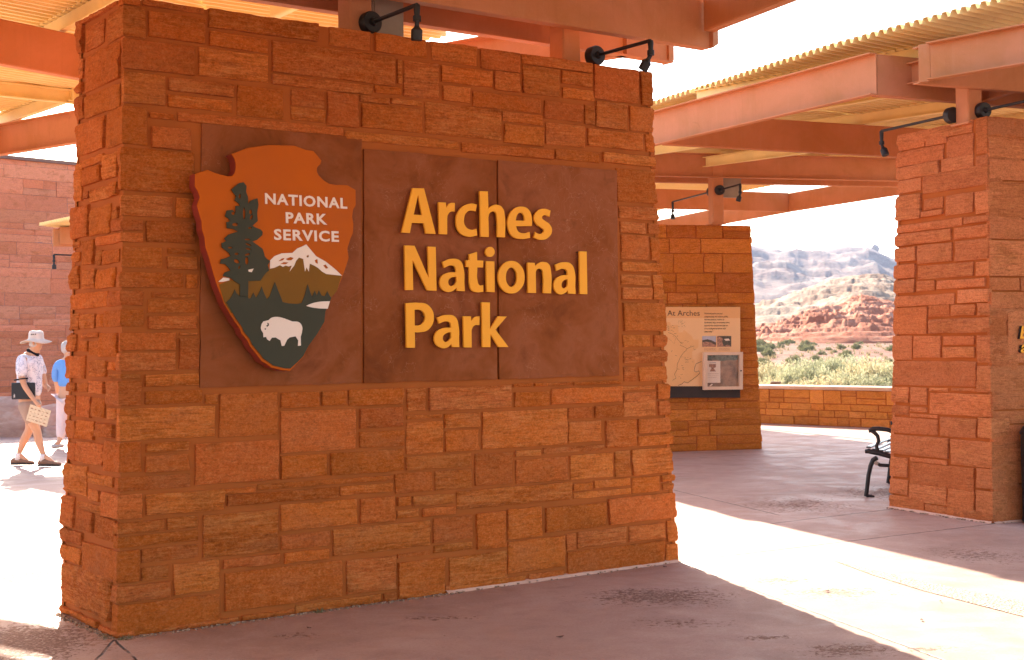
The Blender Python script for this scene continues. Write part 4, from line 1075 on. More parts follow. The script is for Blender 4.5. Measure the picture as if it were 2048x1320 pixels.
Ed = (E3-E2)/np.linalg.norm(E3-E2)
E4 = E2+Ed*9.5
mk(lambda m: channel(m, E2, E4, .09, HC-.01, flip=1), 'edge_beam', M_BEAM, canC)
v3a = zp(1318, 414.5, ZC); mk(lambda m: channel(m, v3a-ad*2, E2-np.array([0, 0, .003]), .09, HC, flip=-1), 'beam', M_BEAM, canC)
v4 = E2+Ed*5.8; mk(lambda m: channel(m, v4-ad*5-np.array([0, 0, .003]), v4-np.array([0, 0, .003]), .09, HC, flip=-1), 'beam', M_BEAM, canC)
pc = zp(1432.5, 447, 3.44)[:2]
post(canC, pc, .18, 3.42, ZC+HC, thC)
post(canC, pc-vC[:2]*1.9, .18, 3.42, ZC+HC, thC)
for k in (-1.6, -.2, 1.3, 2.7, 4.2, 5.6): purlin(a1+vC*k-uC*2, a1+vC*k+uC*(5.6 if k < 2 else 3.2 if k < 4 else 1.2), canC, z=ZC+HC)
dC = MB()
deck(dC, [np.array([1.12, 17.35]), np.array([-.62, 22.3]), np.array([-1.8, 27.]), E4[:2], (E2+Ed*2.6)[:2]-vC[:2]*.35, (E1+(E1-E2)*.25)[:2]-vC[:2]*.3, V3b[:2]+V3d[:2]*3], rad(68), ZC+HC+.155)
dC.build('deck', [M_DECK], canC)
m = MB(); cc = zp(1462, 373, 4.0); cc = pl(1462, 373, [*(pc+(-WC.N)*.2), 0], [*WC.N, 0])
m.box(cc, (.3, .1, .34), np.array([vC, uC, [0, 0, 1]]).T, bev=.01); jb = m.build('junction_box', [M_GREY], None); tag(jb, 'small grey electrical box behind the post above the map wall', 'electrical box')
bx = pl(1438, 380.5, [*(pc+WC.N*.09), 0], [*WC.N, 0]); spotlight(bx, [*WC.N, 0], .78, .13, 'black spotlight with arm pointing right, on the post above the map wall', (-.25, .2, -1), box_r=.075)
bx = pl(1424, 383, [*(pc-WC.N*.09), 0], [*WC.N, 0]); spotlight(bx, [-.25-.05, 1, 0], 1.5, .16, 'black spotlight on the rear of the post above the map wall, arm pointing left', (-.03, -.1, -1), box_r=.075)

# ---------------- little canopy by the far building on the left
WP = Wall(-7.0, 25.2, rad(60), 2.2, 1.0, .02, 3.0)
pil = simple_wall(WP, random.Random(31), .07, [M_STONE_D, M_MORTAR], 'stone_pillar', (-6.2, 26, 0), 'far stone pillar hidden behind the left edge of the sign wall', joint=.008)
canD = empty('shelter_roof', (-7, 24.5, 3.4), 'small distant shelter roof end in front of the pink building, left of the sign wall', 'roof', 'steel shelter roofs over the stone walls')
d0 = yp(112, 489, 24.0); d1 = yp(160, 492, 23.2)
mk(lambda m: m.box(yp(131, 476, 24.1), (.42, .10, .30), np.array([[.93, -.37, 0], [.37, .93, 0], [0, 0, 1]]), bev=.01), 'beam_end', M_BEAM, canD)
zd = yp(112, 489, 24.0)[2]
aa = yp(122, 489, 24.0); mk(lambda m: channel(m, aa+np.array([.0, -.05, 0]), aa+np.array([3.5, 1.5, 0]), .3, .3, flip=-1), 'beam', M_BEAM, canD)
mk(lambda m: channel(m, aa+np.array([.55, 1.0, 0]), aa+np.array([3.5, 2.4, 0]), .1, .3, flip=1), 'beam', M_BEAM, canD)
tl = yp(78, 447, 24.0); tl2 = yp(160, 440, 22.6)
post(canD, (-6.0, 25.9), .18, 2.95, zd+.1, rad(60))
dD = MB(); deck(dD, [tl[:2], tl2[:2], tl2[:2]+np.array([3.5, 1.0]), tl[:2]+np.array([4., 4.0]), tl[:2]+np.array([.7, 1.6])], rad(62), tl[2]-.04)
dD.build('deck', [M_DECK], canD)
spb = yp(160, 511, 23.4); spotlight(spb, [-.6, -.5, 0], .45, .12, 'tiny black spotlight against the pink building, left of the sign wall', (0, .1, -1), box_r=.05)
# ================================================================== ground
def seg_nodes(g, p, a, b):
    a = np.array([a[0], a[1], 0]); b = np.array([b[0], b[1], 0]); ba = b-a; L2 = float(ba@ba)
    s = g.n('ShaderNodeVectorMath', operation='SUBTRACT'); g.l(p, s.inputs[0]); s.inputs[1].default_value = tuple(a)
    d = g.n('ShaderNodeVectorMath', operation='DOT_PRODUCT'); g.l(s.outputs[0], d.inputs[0]); d.inputs[1].default_value = tuple(ba)
    h = g.math('DIVIDE', d.outputs['Value'], L2, clamp=True)
    m = g.n('ShaderNodeVectorMath', operation='SCALE'); m.inputs[0].default_value = tuple(ba); g.l(h, m.inputs['Scale'])
    q = g.n('ShaderNodeVectorMath', operation='DISTANCE'); g.l(s.outputs[0], q.inputs[0]); g.l(m.outputs[0], q.inputs[1])
    return q.outputs['Value']
def mat_patio():
    g = NT('pink_concrete')
    tc = g.n('ShaderNodeTexCoord'); sp = g.n('ShaderNodeSeparateXYZ'); g.l(tc.outputs['Object'], sp.inputs[0])
    cb = g.n('ShaderNodeCombineXYZ'); g.l(sp.outputs[0], cb.inputs[0]); g.l(sp.outputs[1], cb.inputs[1]); p = cb.outputs[0]
    wn = g.n('ShaderNodeTexNoise'); wn.inputs['Scale'].default_value = 9; wn.inputs['Detail'].default_value = 4; g.l(p, wn.inputs['Vector'])
    ws = g.n('ShaderNodeVectorMath', operation='MULTIPLY_ADD'); g.l(wn.outputs['Color'], ws.inputs[0]); ws.inputs[1].default_value = (.02, .02, 0); g.l(p, ws.inputs[2])
    pw = ws.outputs[0]
    big = g.noise(p, .9, 6, .6, .5); mid_ = g.noise(p, 5, 6, .65, .3); fine = g.noise(p, 160, 3, .7); cl = g.noise(p, 2.2, 5, .6, 1.0)
    c = g.ramp(big, [(.3, (.36, .225, .175)), (.5, (.45, .29, .23)), (.7, (.51, .35, .285))])
    c = g.mix(g.math('MULTIPLY', g.mr(mid_, .52, .8), .5), c, (.55, .41, .36))
    c = g.mix(g.math('MULTIPLY', g.mr(mid_, .48, .2), .45), c, (.26, .16, .13))
    c = g.mix(g.math('MULTIPLY', g.mr(fine, .55, .75), .3), c, (.58, .46, .4))
    c = g.mix(g.math('MULTIPLY', g.mr(fine, .45, .3), .3), c, (.2, .12, .1))
    # joints
    J = [((1361.5, 1123.5), (1891, 1320)), ((1361, 1123), (1553, 1100)), ((1553, 1100), (2048, 1040)), ((1543, 1047), (1786, 1018)), ((232, 1279), (196, 1322)), ((234, 1279), (282, 1322)), ((-60, 1099), (100, 1070)), ((-40, 1161), (108, 1216)), ((1400, 915), (2048, 880)), ((1350, 980), (1560, 1030)), ((0, 940), (150, 925))]
    dmin = None
    for a, b in J:
        d = seg_nodes(g, pw, zp(*a, 0)[:2], zp(*b, 0)[:2]); dmin = d if dmin is None else g.math('MINIMUM', dmin, d)
    jn = g.mr(dmin, .005, .011, 1, 0)
    jn = g.math('MULTIPLY', jn, g.mr(g.noise(p, 2.5, 4, .7), .35, .45))
    # worn patches where the cream is off and the aggregate shows
    E = [((1320, 1193), .75, .24, .52), ((1700, 1300), .42, .12, .5), ((1540, 1275), .24, .05, .44), ((1860, 1298), .25, .06, .45), ((1590, 1010), .9, .5, .4), ((1760, 985), .9, .5, .42), ((60, 1150), 1.1, .8, .55), ((20, 1290), .75, .4, .75), ((1560, 1160), .45, .16, .38), ((1680, 1185), .6, .2, .38), ((880, 1235), .35, .06, .42), ((600, 1270), .3, .06, .4), ((1350, 1245), .5, .1, .35), ((1960, 1110), .6, .3, .35)]
    pm = None
    for (px, rx, ry, s) in E:
        c0 = zp(*px, 0)[:2]
        sb = g.n('ShaderNodeVectorMath', operation='SUBTRACT'); g.l(pw, sb.inputs[0]); sb.inputs[1].default_value = (c0[0], c0[1], 0)
        mu = g.n('ShaderNodeVectorMath', operation='MULTIPLY'); g.l(sb.outputs[0], mu.inputs[0]); mu.inputs[1].default_value = (1/rx, 1/(ry*2.2), 0)
        ln = g.n('ShaderNodeVectorMath', operation='LENGTH'); g.l(mu.outputs[0], ln.inputs[0])
        q = g.mr(ln.outputs['Value'], 0, 1, s, 0); pm = q if pm is None else g.math('MAXIMUM', pm, q)
    pn = g.math('MULTIPLY_ADD', g.noise(p, 3.5, 3, .6), .4, g.math('MULTIPLY', g.mr(g.noise(p, 24, 4, .7, .4), .3, .7), .6))
    patch = g.mr(g.math('ADD', pm, g.math('SUBTRACT', pn, 1.0)), -.20, -.17)
    vo = g.n('ShaderNodeTexVoronoi'); vo.inputs['Scale'].default_value = 75; g.l(pw, vo.inputs['Vector'])
    agg = g.ramp(vo.outputs['Color'], [(0, (.17, .085, .06)), (.5, (.24, .13, .09)), (.8, (.36, .22, .16)), (1, (.6, .5, .42))])
    c = g.mix(patch, c, agg)
    fine2 = g.noise(p, 55, 4, .85); spk = g.noise(p, 28, 3, .9)
    c = g.mix(g.math('MULTIPLY', g.mr(fine2, .55, .7), .4), c, (.66, .52, .45))
    c = g.mix(g.math('MULTIPLY', g.mr(fine2, .46, .3), .45), c, (.18, .10, .08))
    c = g.mix(g.math('MULTIPLY', g.mr(spk, .70, .73), .8), c, (.10, .05, .04))
    wall_d = seg_nodes(g, p, tuple(WA.O), tuple(WA.O+WA.D*WA.L))
    sand = g.math('MULTIPLY', g.mr(wall_d, .28, .0), g.mr(g.noise(p, 12, 5, .75), .42, .62))
    c = g.mix(g.math('MULTIPLY', sand, .6), c, (.45, .20, .11))
    c = g.mix(jn, c, (.05, .035, .03))
    lw = g.mr(cl, .45, .62)
    rough = g.math('MULTIPLY_ADD', lw, -.18, .68)
    rough = g.math('MAXIMUM', rough, g.math('MULTIPLY', patch, .85))
    h = g.math('MULTIPLY', fine, .12)
    h = g.math('ADD', h, g.math('MULTIPLY', mid_, .5))
    h = g.math('SUBTRACT', h, g.math('MULTIPLY', g.math('MULTIPLY', patch, g.math('ADD', vo.outputs['Distance'], .3)), 1.6))
    h = g.math('SUBTRACT', h, g.math('MULTIPLY', jn, 2.0))
    return g.fin(c, rough, g.bump(h, .55, .006), spec=.32)
M_PATIO = mat_patio()
dL = WL.D
wl0 = WL.O-dL*40; wl1 = WL.O+dL*60
m = MB()
def grid_poly(m, P, z): m.add([(x, y, z) for x, y in P], [tuple(range(len(P)))])
grid_poly(m, [(-70, -50), (60, -50), tuple(wl1), tuple(wl0), (-70, 60)], 0.0)
pt = m.build('patio', [M_PATIO]); tag(pt, 'pinkish concrete patio with joints and worn patches', None, None, 'structure')
# pale gravel strip with a pointed end, in the sunlight at the right
g = NT('pale_gravel'); vo = g.n('ShaderNodeTexVoronoi'); vo.inputs['Scale'].default_value = 60; g.l(g.obj(), vo.inputs['Vector'])
c = g.ramp(vo.outputs['Color'], [(0, (.30, .24, .18)), (.5, (.42, .34, .26)), (1, (.55, .46, .38))])
M_GRAVEL = g.fin(c, .9, g.bump(vo.outputs['Distance'], .9, .02))
m = MB(); pts = [zp(x, y, .004)[:2] for x, y in ((1668, 1121), (1850, 1163), (2048, 1203), (2200, 1236), (2200, 1277), (2048, 1233), (1850, 1182), (1740, 1148))]
grid_poly(m, pts, .004); gs = m.build('gravel_strip', [M_GRAVEL]); tag(gs, 'narrow pale gravel strip set into the patio', None, None, 'structure')
# crumbled mortar and grit along the foot of the wall A
g = NT('base_grit'); c = g.ramp(g.noise(g.obj(), 90, 3, .8), [(.35, (.1, .06, .03)), (.6, (.4, .25, .16)), (.75, (.62, .45, .34))]); M_GRIT = g.fin(c, .95)
rng = random.Random(44); m = MB()
for (W, f, n_) in ((WA, 0, 420), (WA, 3, 160), (WB, 3, 120), (WB, 0, 120)):
    for k in range(n_):
        t = rng.random()*W.len[f]; o = .004+abs(rng.gauss(0, .018)); s = rng.uniform(.003, .011)
        if f == 0 and W is WA and t > 2.4 and rng.random() < .7: continue
        P = W.pos(f, np.array(t+1e-3), np.array(0.), np.array(o+.012)); r = rng.random()*3
        M_ = np.array([[math.cos(r), -math.sin(r), 0], [math.sin(r), math.cos(r), 0], [0, 0, 1]])
        m.box([P[0], P[1], s*.4], (s*2.2, s*1.5, s), M_, bev=s*.3)
gr = m.build('grit', [M_GRIT], smooth=False); tag(gr, 'loose grit and crumbled mortar along the feet of the walls', 'grit', None, 'stuff')
# cracked mortar fillet at the base
g = NT('pale_mortar_fillet'); M_FIL = g.fin(g.mix(g.noise(g.obj(), 30, 4), (.72, .46, .34), (.55, .3, .2)), .9)

for (W, f, t0, t1, nm, lab) in ((WA, 0, 2.2, 4.25, 'mortar_fillet', 'pale mortar line along the foot of the sign wall'), (WB, 3, 0.0, 1.37, 'mortar_fillet', 'pale mortar line along the foot of the right pillar'), (WB, 0, 0.0, 2.0, 'mortar_fillet', 'pale mortar line along the foot of the right pillar, near side')):
    n_ = 70; tt = np.linspace(t0, t1, n_); o1 = .022+.014*fbm(tt*9, tt*0, tt*0+3, 3); V = []
    for k in range(n_):
        for o_, z_ in ((-.02, .022), (.012, .016), (float(o1[k])+.01, .0005)):
            q = W.pos(f, np.array(tt[k]+1e-4), np.array(0.), np.array(o_)); V.append([q[0], q[1], z_])
    m = MB(); m.add(V, [(k*3+j, (k+1)*3+j, (k+1)*3+j+1, k*3+j+1) for k in range(n_-1) for j in range(2)]); o = m.build(nm, [M_FIL], wallA if W is WA else wallB)

# ================================================================== desert
def mat_ground(name, a, b, c3, sc=1.0, veg=.0, vegc=(.2, .2, .1)):
    g = NT(name)
    n1 = g.noise(g.obj((.05*sc, .05*sc, .12*sc)), 1, 8, .65, .6); n2 = g.noise(g.obj((.3*sc, .3*sc, .9*sc)), 1, 8, .7, .4); n3 = g.noise(g.obj((1.1*sc, 1.1*sc, 1.1*sc)), 1, 6, .75)
    c = g.ramp(n1, [(.35, a), (.5, b), (.65, c3)])
    c = g.mix(g.math('MULTIPLY', g.mr(n2, .5, .7), .6), c, c3); c = g.mix(g.math('MULTIPLY', g.mr(n2, .47, .3), .6), c, a)
    if veg: c = g.mix(g.math('MULTIPLY', g.mr(n3, .56, .62), veg), c, vegc)
    return g.fin(c, .95, g.bump(n2, .8, .6/sc), spec=.1)
M_DES = mat_ground('desert_soil', (.15, .055, .035), (.20, .09, .06), (.26, .16, .11), 3, .5, (.13, .11, .06))
M_RED = mat_ground('red_rock', (.30, .085, .04), (.38, .12, .06), (.50, .25, .16), 2.2, .3, (.2, .16, .08))
M_TAN = mat_ground('tan_rock', (.17, .085, .055), (.26, .165, .11), (.34, .25, .18), 1.6, .85, (.11, .10, .055))
M_MTN = mat_ground('mountain_rock', (.13, .07, .06), (.20, .13, .11), (.28, .21, .17), .4, .8, (.09, .09, .06))
def ridge(name, prof, r0, r1, ybase, amp, mat, seed, na=260, nr=50, px0=900, px1=2500, steep=1.0, back=.35, fr=1.0, terr=0, cr=.22, label=None, kind='structure'):
    xs = np.linspace(px0, px1, na); pxs = [p[0] for p in prof]; pys = [p[1] for p in prof]
    yc = np.interp(xs, pxs, pys)+0
    V = []; ss = np.concatenate([np.linspace(0, 1, nr), 1+np.linspace(0.03, back, 12)])
    for k, s in enumerate(ss):
        r = r0+(r1-r0)*s
        for i, x in enumerate(xs):
            d = ray(x, 690); d = d/d[1]
            yb = ybase(x) if callable(ybase) else ybase
            dc = ray(x, yc[i]); dc = dc/dc[1]; zc = CAM_H+dc[2]*r1
            db = ray(x, yb); db = db/db[1]; zb = CAM_H+db[2]*r0
            if s <= 1: f = s**steep; z = zb+(zc-zb)*f
            else: z = zc-(s-1)/back*(zc-zb)*1.3
            V.append([d[0]*r, r, z])
    V = np.array(V); n = len(ss)
    S_ = np.repeat(ss, na); env = np.clip(S_*4, 0, 1)*np.where(S_ > 1, 1, 1-.85*np.clip((S_-.7)*3.3, 0, 1))
    q = V*fr
    nz = 1-np.abs(fbm(q[:, 0], q[:, 1], q[:, 2]*.0+seed, 4))*2
    n2 = fbm(q[:, 0]*3.1, q[:, 1]*3.1, q[:, 2]*2+seed+5, 4)
    V[:, 2] += amp*env*(nz*.7+n2*.6-.35)
    n3 = 1-np.abs(fbm(q[:, 0]*7.3, q[:, 1]*2.2, seed+9+q[:, 2]*5, 4))*2
    V[:, 2] += amp*env*cr*n3
    V[:, 1] += amp*env*.8*fbm(q[:, 0]*2, q[:, 2]*3, q[:, 1]*.5+seed, 3)
    if terr:
        t = V[:, 2]/terr; V[:, 2] = (np.floor(t)+np.clip((t-np.floor(t))*1.0-.25, 0, .5)*2)*terr*.6+V[:, 2]*.4
    Fs = [(k*na+i, k*na+i+1, (k+1)*na+i+1, (k+1)*na+i) for k in range(n-1) for i in range(na-1)]
    m = MB(); m.add(V, Fs); o = m.build(name, [mat], smooth=False, fix=False); smooth_by_angle(o, 50)
    tag(o, label, None, None, kind); return o
# near ground beyond the low wall: gently rising
def hgt(r): return -.12+.0*r+np.clip(r-40, 0, 1e9)*.019
m = MB(); na, V = 120, []
rs = np.concatenate([np.linspace(0, 60, 12), np.linspace(64, 170, 40), np.linspace(200, 9000, 12)])
an = np.linspace(-math.pi, math.pi, na+1)
for r in rs:
    for a in an:
        z = hgt(r) if abs(a) < 1.2 and r < 171 else (-.12 if abs(a) >= 1.2 else 2.3)
        if abs(a) >= .9: z = -.12+(z+.12)*max(0, (1.2-abs(a))/.3) if abs(a) < 1.2 else -.12
        x, y = r*math.sin(a), r*math.cos(a)
        V.append((x, y, z))
V = np.array(V); k = np.hypot(V[:, 0], V[:, 1]); V[:, 2] += np.clip((k-45)/60, 0, 1)*.35*fbm(V[:, 0]*.12, V[:, 1]*.12, V[:, 2]*0, 3)
m.add(V, [(i*(na+1)+j, i*(na+1)+j+1, (i+1)*(na+1)+j+1, (i+1)*(na+1)+j) for i in range(len(rs)-1) for j in range(na)])
dg_ = m.build('desert_ground', [M_DES], fix=False); smooth_by_angle(dg_, 50); tag(dg_, 'sandy desert ground beyond the low wall', None, None, 'structure')
ridge('red_rock_hill', [(-3000, 640), (900, 650), (1400, 668), (1522, 655), (1575, 640), (1611, 622), (1645, 613), (1675, 609), (1700, 596), (1723, 588), (1761, 597), (1805, 608), (1860, 622), (2000, 640), (2400, 610), (4000, 640)], 128, 165, lambda x: 688-.0*(x), 1.15, M_RED, 3, na=900, nr=90, steep=.7, fr=.30, cr=.14, terr=.45, label='red layered rock outcrop behind the sagebrush')
ridge('tan_hill', [(-3000, 600), (1200, 640), (1440, 632), (1506, 613), (1580, 590), (1643, 567), (1690, 555), (1723, 551), (1770, 549), (1812, 565), (1900, 580), (2400, 560), (4000, 600)], 190, 330, 655, 2.0, M_TAN, 8, na=800, nr=90, steep=.8, fr=.06, terr=1.5, label='tan scrub covered ridge')
ridge('far_mountain', [(-3000, 480), (700, 470), (1300, 482), (1500, 489), (1532, 498), (1580, 503), (1621, 507), (1640, 502), (1653, 499), (1704, 495), (1744, 499), (1759, 503), (1786, 517), (1810, 528), (1860, 548), (2000, 590), (2400, 560), (4000, 500)], 700, 1500, 628, 17, M_MTN, 15, na=900, nr=110, steep=1.0, cr=.16, fr=.0085, label='hazy blue mountain ridge with a small butte')

d_ = ray(1753, 690); c_ = np.array([d_[0]/d_[1]*1490, 1490, yp(1753, 503, 1490)[2]-4]); m = MB(); nn = []
rr_ = random.Random(6)
for lv, (r_, z_) in enumerate(((9, -6), (5.2, 2), (4.2, 5), (4.6, 7), (3.2, 10), (1.2, 11.5))):
    for k in range(14):
        a_ = 6.283*k/14; q_ = r_*(1+.25*rr_.uniform(-1, 1)); nn.append((c_[0]+q_*math.cos(a_), c_[1]+q_*math.sin(a_), c_[2]+z_+rr_.uniform(-.5, .5)))
m.add(nn, [(l*14+k, l*14+(k+1) % 14, (l+1)*14+(k+1) % 14, (l+1)*14+k) for l in range(5) for k in range(14)]+[tuple(70+k for k in range(14))])
tag(m.build('rock_butte', [M_MTN]), 'tiny rock butte standing on the far mountain ridge', None, None, 'structure')
# ------------------------------------------------ vegetation
def mat_leaf(name, c1, c2, tr=.35):
    g = NT(name); n = g.noise(g.obj(), 3, 3); at = g.n('ShaderNodeAttribute', attribute_name='rnd'); sx = g.n('ShaderNodeSeparateXYZ'); g.l(at.outputs['Vector'], sx.inputs[0])
    c = g.mix(sx.outputs[0], c1, c2); g.fin(c, .8, spec=.1)
    t = g.n('ShaderNodeBsdfTranslucent'); g.l(c, t.inputs['Color']); mx = g.n('ShaderNodeMixShader'); mx.inputs[0].default_value = tr
    g.l(g.b.outputs[0], mx.inputs[1]); g.l(t.outputs[0], mx.inputs[2]); g.l(mx.outputs[0], g.out.inputs['Surface']); return g.m
M_SAGE = mat_leaf('sage_leaf', (.32, .32, .18), (.48, .46, .30))
M_STRAW = mat_leaf('straw_leaf', (.40, .34, .18), (.56, .49, .31))
M_GREYG = mat_leaf('grey_green_leaf', (.26, .26, .15), (.38, .37, .23))
M_SHRUB = mat_leaf('dark_shrub_leaf', (.17, .17, .08), (.28, .26, .14), .3)
M_DRY = mat_leaf('dry_grass_blade', (.22, .17, .08), (.34, .27, .15))
M_TWIG = mat_paint('twig_bark', (.14, .09, .06), .9, .2)
def bush(name, w, h, nst, nlf, mat, seed, ls=.035):
    rng = random.Random(seed); L = MB(); T = MB()
    tips = []
    for k in range(nst):
        a = rng.random()*2*math.pi; rr = math.sqrt(rng.random()); tx, ty = math.cos(a)*rr*w/2, math.sin(a)*rr*w/2
        tz = h*(1-.55*rr**2)*rng.uniform(.65, 1.0)
        p0 = np.array([tx*.12, ty*.12, 0]); p2 = np.array([tx, ty, tz]); p1 = (p0+p2)/2+np.array([tx*.15, ty*.15, -tz*.06])
        if k % 3 == 0: T.tube([p0, p1, p2*.96], [.012, .007, .003], 4, cap=False)
        tips.append((p0, p1, p2))
    V = []; Fs = []; RN = []
    for k in range(nlf):
        p0, p1, p2 = rng.choice(tips); t = 1-rng.random()**1.7*.75
        c = (1-t)**2*p0+2*t*(1-t)*p1+t*t*p2
        c = c+np.array([rng.gauss(0, .03), rng.gauss(0, .03), rng.gauss(0, .025)])*w
        d = (p2-p0); d = d/np.linalg.norm(d)+np.array([rng.gauss(0, .45), rng.gauss(0, .45), rng.gauss(0, .3)]); d /= np.linalg.norm(d)
        s = np.cross(d, [rng.gauss(0, 1), rng.gauss(0, 1), rng.gauss(0, 1)]); s /= np.linalg.norm(s)
        l = ls*rng.uniform(.7, 1.6); wd = l*.16; i = len(V)
        V += [c-s*wd*.4, c+d*l*.5-s*wd, c+d*l, c+d*l*.5+s*wd]; Fs.append((i, i+1, i+2, i+3))
        r = min(1, max(0, .25+.5*(c[2]/h)+rng.gauss(0, .2))); RN += [[rng.random(), 0, 0]]*4
    L.add(V, Fs); L.rn[-1] = np.array(RN)
    root = empty(name, (0, 0, 0), 'x', 'shrub')
    f = L.build('foliage', [mat], root, attr=True, fix=False); s_ = T.build('stems', [M_TWIG], root, fix=False)
    return root
def dup(o, loc, rz, sc):
    c = o.copy(); COL.objects.link(c); c.location = loc; c.rotation_euler = (0, 0, rz); c.scale = sc
    for ch in o.children:
        d = ch.copy(); COL.objects.link(d); d.parent = c
    return c
rng = random.Random(2)
sageP = [bush('sagebrush', 1.7, 1.0, 150, 15000, (M_SAGE, M_STRAW, M_GREYG)[i], 50+i, .05) for i in range(3)]
darkP = [bush('desert_shrub', 1.4, .9, 60, 2200, M_SHRUB, 70+i, .10) for i in range(2)]
SG = [ # px x, distance, width, height
(1470, 30.5, 1.1, .95, 'dry yellowish sagebrush partly hidden by the right edge of the map wall'), (1530, 31.5, 1.0, .9, 'first pale sagebrush just right of the map wall, behind the low wall'), (1568, 34, 1.0, 1.05, 'green tinged sagebrush standing behind the grey sign on the low wall side'), (1607, 33, 1.15, 1.15, 'tall pale sagebrush left of the middle of the low wall'),
(1640, 31.0, 1.15, .9, 'low straw coloured sagebrush at the wall near the centre of the opening'), (1668, 35.5, 1.2, 1.2, 'greener sagebrush above the centre of the low wall'), (1706, 31.5, 1.1, .95, 'straw coloured sagebrush with feathery tips right of centre behind the low wall'), (1738, 33.5, 1.3, 1.2, 'biggest rounded grey green sagebrush near the right end of the low wall'), (1775, 31.5, 1.0, .85, 'sagebrush with a shaded side, next to the right pillar edge'), (1812, 33, 1.2, 1.1, 'pale sagebrush cut off by the left edge of the right pillar'),
(1545, 43, 1.2, 1.0, 'small sagebrush further back on the left of the opening'), (1620, 45, 1.3, 1.0, 'sagebrush further back, left of the middle'), (1690, 46, 1.3, 1.05, 'sagebrush further back, right of the middle'), (1765, 44, 1.2, 1.0, 'sagebrush further back, near the right pillar')]
for i, (x, Y, w_, h_, lab) in enumerate(SG):
    d = ray(x, 690); loc = (d[0]/d[1]*Y, Y, float(hgt(Y))-.03)
    if i < 3: o = sageP[i]; o.location = loc; o.rotation_euler.z = rng.random()*6; o.scale = (w_, w_, h_*1.15)
    else: o = dup(sageP[i % 3], loc, rng.random()*6, (w_*1.05, w_*1.05, h_*1.2))
    tag(o, lab, 'sagebrush', 'sagebrush behind the low wall')
_r = random.Random(8)
DK = [(_r.uniform(1500, 1815), 0, _r.uniform(52, 128)) for _ in range(26)]+[(1541, 703, 62), (1516, 655, 118), (1588, 693, 75), (1536, 690, 88), (1632, 692, 80), (1640, 697, 70), (1733, 700, 66), (1745, 703, 64), (1790, 704, 60), (1800, 702, 63), (1690, 690, 84), (1713, 676, 105), (1610, 683, 100), (1668, 686, 95), (1575, 668, 122), (1520, 640, 126)]
for i, (x, y, Y) in enumerate(DK):
    d = ray(x, 690); loc = (d[0]/d[1]*Y, Y, float(hgt(Y))-.05); s_ = rng.uniform(.2, .62)*(.6+Y/160)
    if i < 2: o = darkP[i]; o.location = loc; o.scale = (s_, s_, s_)
    else: o = dup(darkP[i % 2], loc, rng.random()*6, (s_, s_, s_))
    tag(o, 'small dark rounded desert shrub scattered on the sandy slope behind the sagebrush', 'shrub', 'dark shrubs on the slope')
# scrub on the tan ridge as ground cover, and dry grass
def scatter(name, label, n, fn, mat, size, seed, cat):
    rng = random.Random(seed); V = []; Fs = []; RN = []
    for k in range(n):
        c, s = fn(rng)
        for j in range(rng.randint(5, 9)):
            a = rng.random()*6.28; d = np.array([math.cos(a)*rng.uniform(.1, .7), math.sin(a)*rng.uniform(.1, .7), 1.]); l = s*rng.uniform(.6, 1.2); wd = np.array([-math.sin(a), math.cos(a), 0])*s*.12
            b = np.array(c)+np.array([rng.gauss(0, s*.3), rng.gauss(0, s*.3), 0]); i = len(V)
            V += [b-wd, b+wd, b+d*l*.6+wd*.8, b+d*l, b+d*l*.6-wd*.8]; Fs.append((i, i+1, i+2, i+3, i+4)); RN += [[rng.random(), 0, 0]]*5
    m = MB(); m.add(V, Fs); m.rn[-1] = np.array(RN); o = m.build(name, [mat], attr=True, fix=False); tag(o, label, cat, None, 'stuff')
def f_dry(r):
    x = r.uniform(1380, 1950); Y = r.uniform(50, 135); d = ray(x, 690); return (d[0]/d[1]*Y, Y, float(hgt(Y))+.0), r.uniform(.10, .32)
scatter('dry_grass', 'dry yellow grass and low scrub covering the sandy slope', 600, f_dry, M_DRY, .3, 5, 'grass')
# small grey wayside sign beyond the low wall
m = MB(); c = yp(1551, 767, 29.5); m.box(c, (.22, .02, .15), np.array([[1, 0, 0], [0, .5, -.86], [0, .86, .5]]), bev=.005); r_ = empty('wayside_sign', (c[0], c[1], 0), 'tiny grey wayside sign panel just beyond the low wall', 'sign'); m.build('panel', [M_GREY], r_)
m = MB(); m.tube([(c[0], c[1]+.02, -.1), (c[0], c[1]+.02, c[2]-.03)], .02, 6); m.build('leg', [M_GREY], r_)

# ------------------------------------------------ building at the left
thD = rad(43); dD_ = np.array([math.sin(thD), math.cos(thD)])
o0 = yp(0, 690, 36.0)[:2]-dD_*12
WD = Wall(o0[0], o0[1], thD, 24.0, 6.0, .003, 6.72)
def building():
    rng = random.Random(77); mb = MB(); W = WD
    for face in (0, 3):
        for (a, b, z0, z1) in ashlar(rng, 0, W.len[face], 0, W.H, hs=(.16, .25, .34, .42), ls=(.6, 1.9), split=.35):
            Lz = W.flen(face, (z0+z1)/2)
            if a > Lz-.05: continue
            stone(mb, W, face, a, min(b, Lz), z0, z1, rng, .09, .8, .006, proud=rng.uniform(.0, .02), band=rng.random()*.7)
    core(mb, W, d=-.008)
    root = empty('stone_building', (W.O[0]+6, W.O[1]+8, 0), 'tall pinkish sandstone building wall behind the two people at the left', 'building')
    o = mb.build('wall', [M_STONE_D, M_MORTD], root, attr=True, fix=False)
    m = MB(); m.add(W_box(W), [(0, 1, 2, 3), (4, 7, 6, 5), (0, 4, 5, 1), (1, 5, 6, 2), (2, 6, 7, 3), (3, 7, 4, 0)]); m.build('roof_coping', [M_BROWNCAP], root)
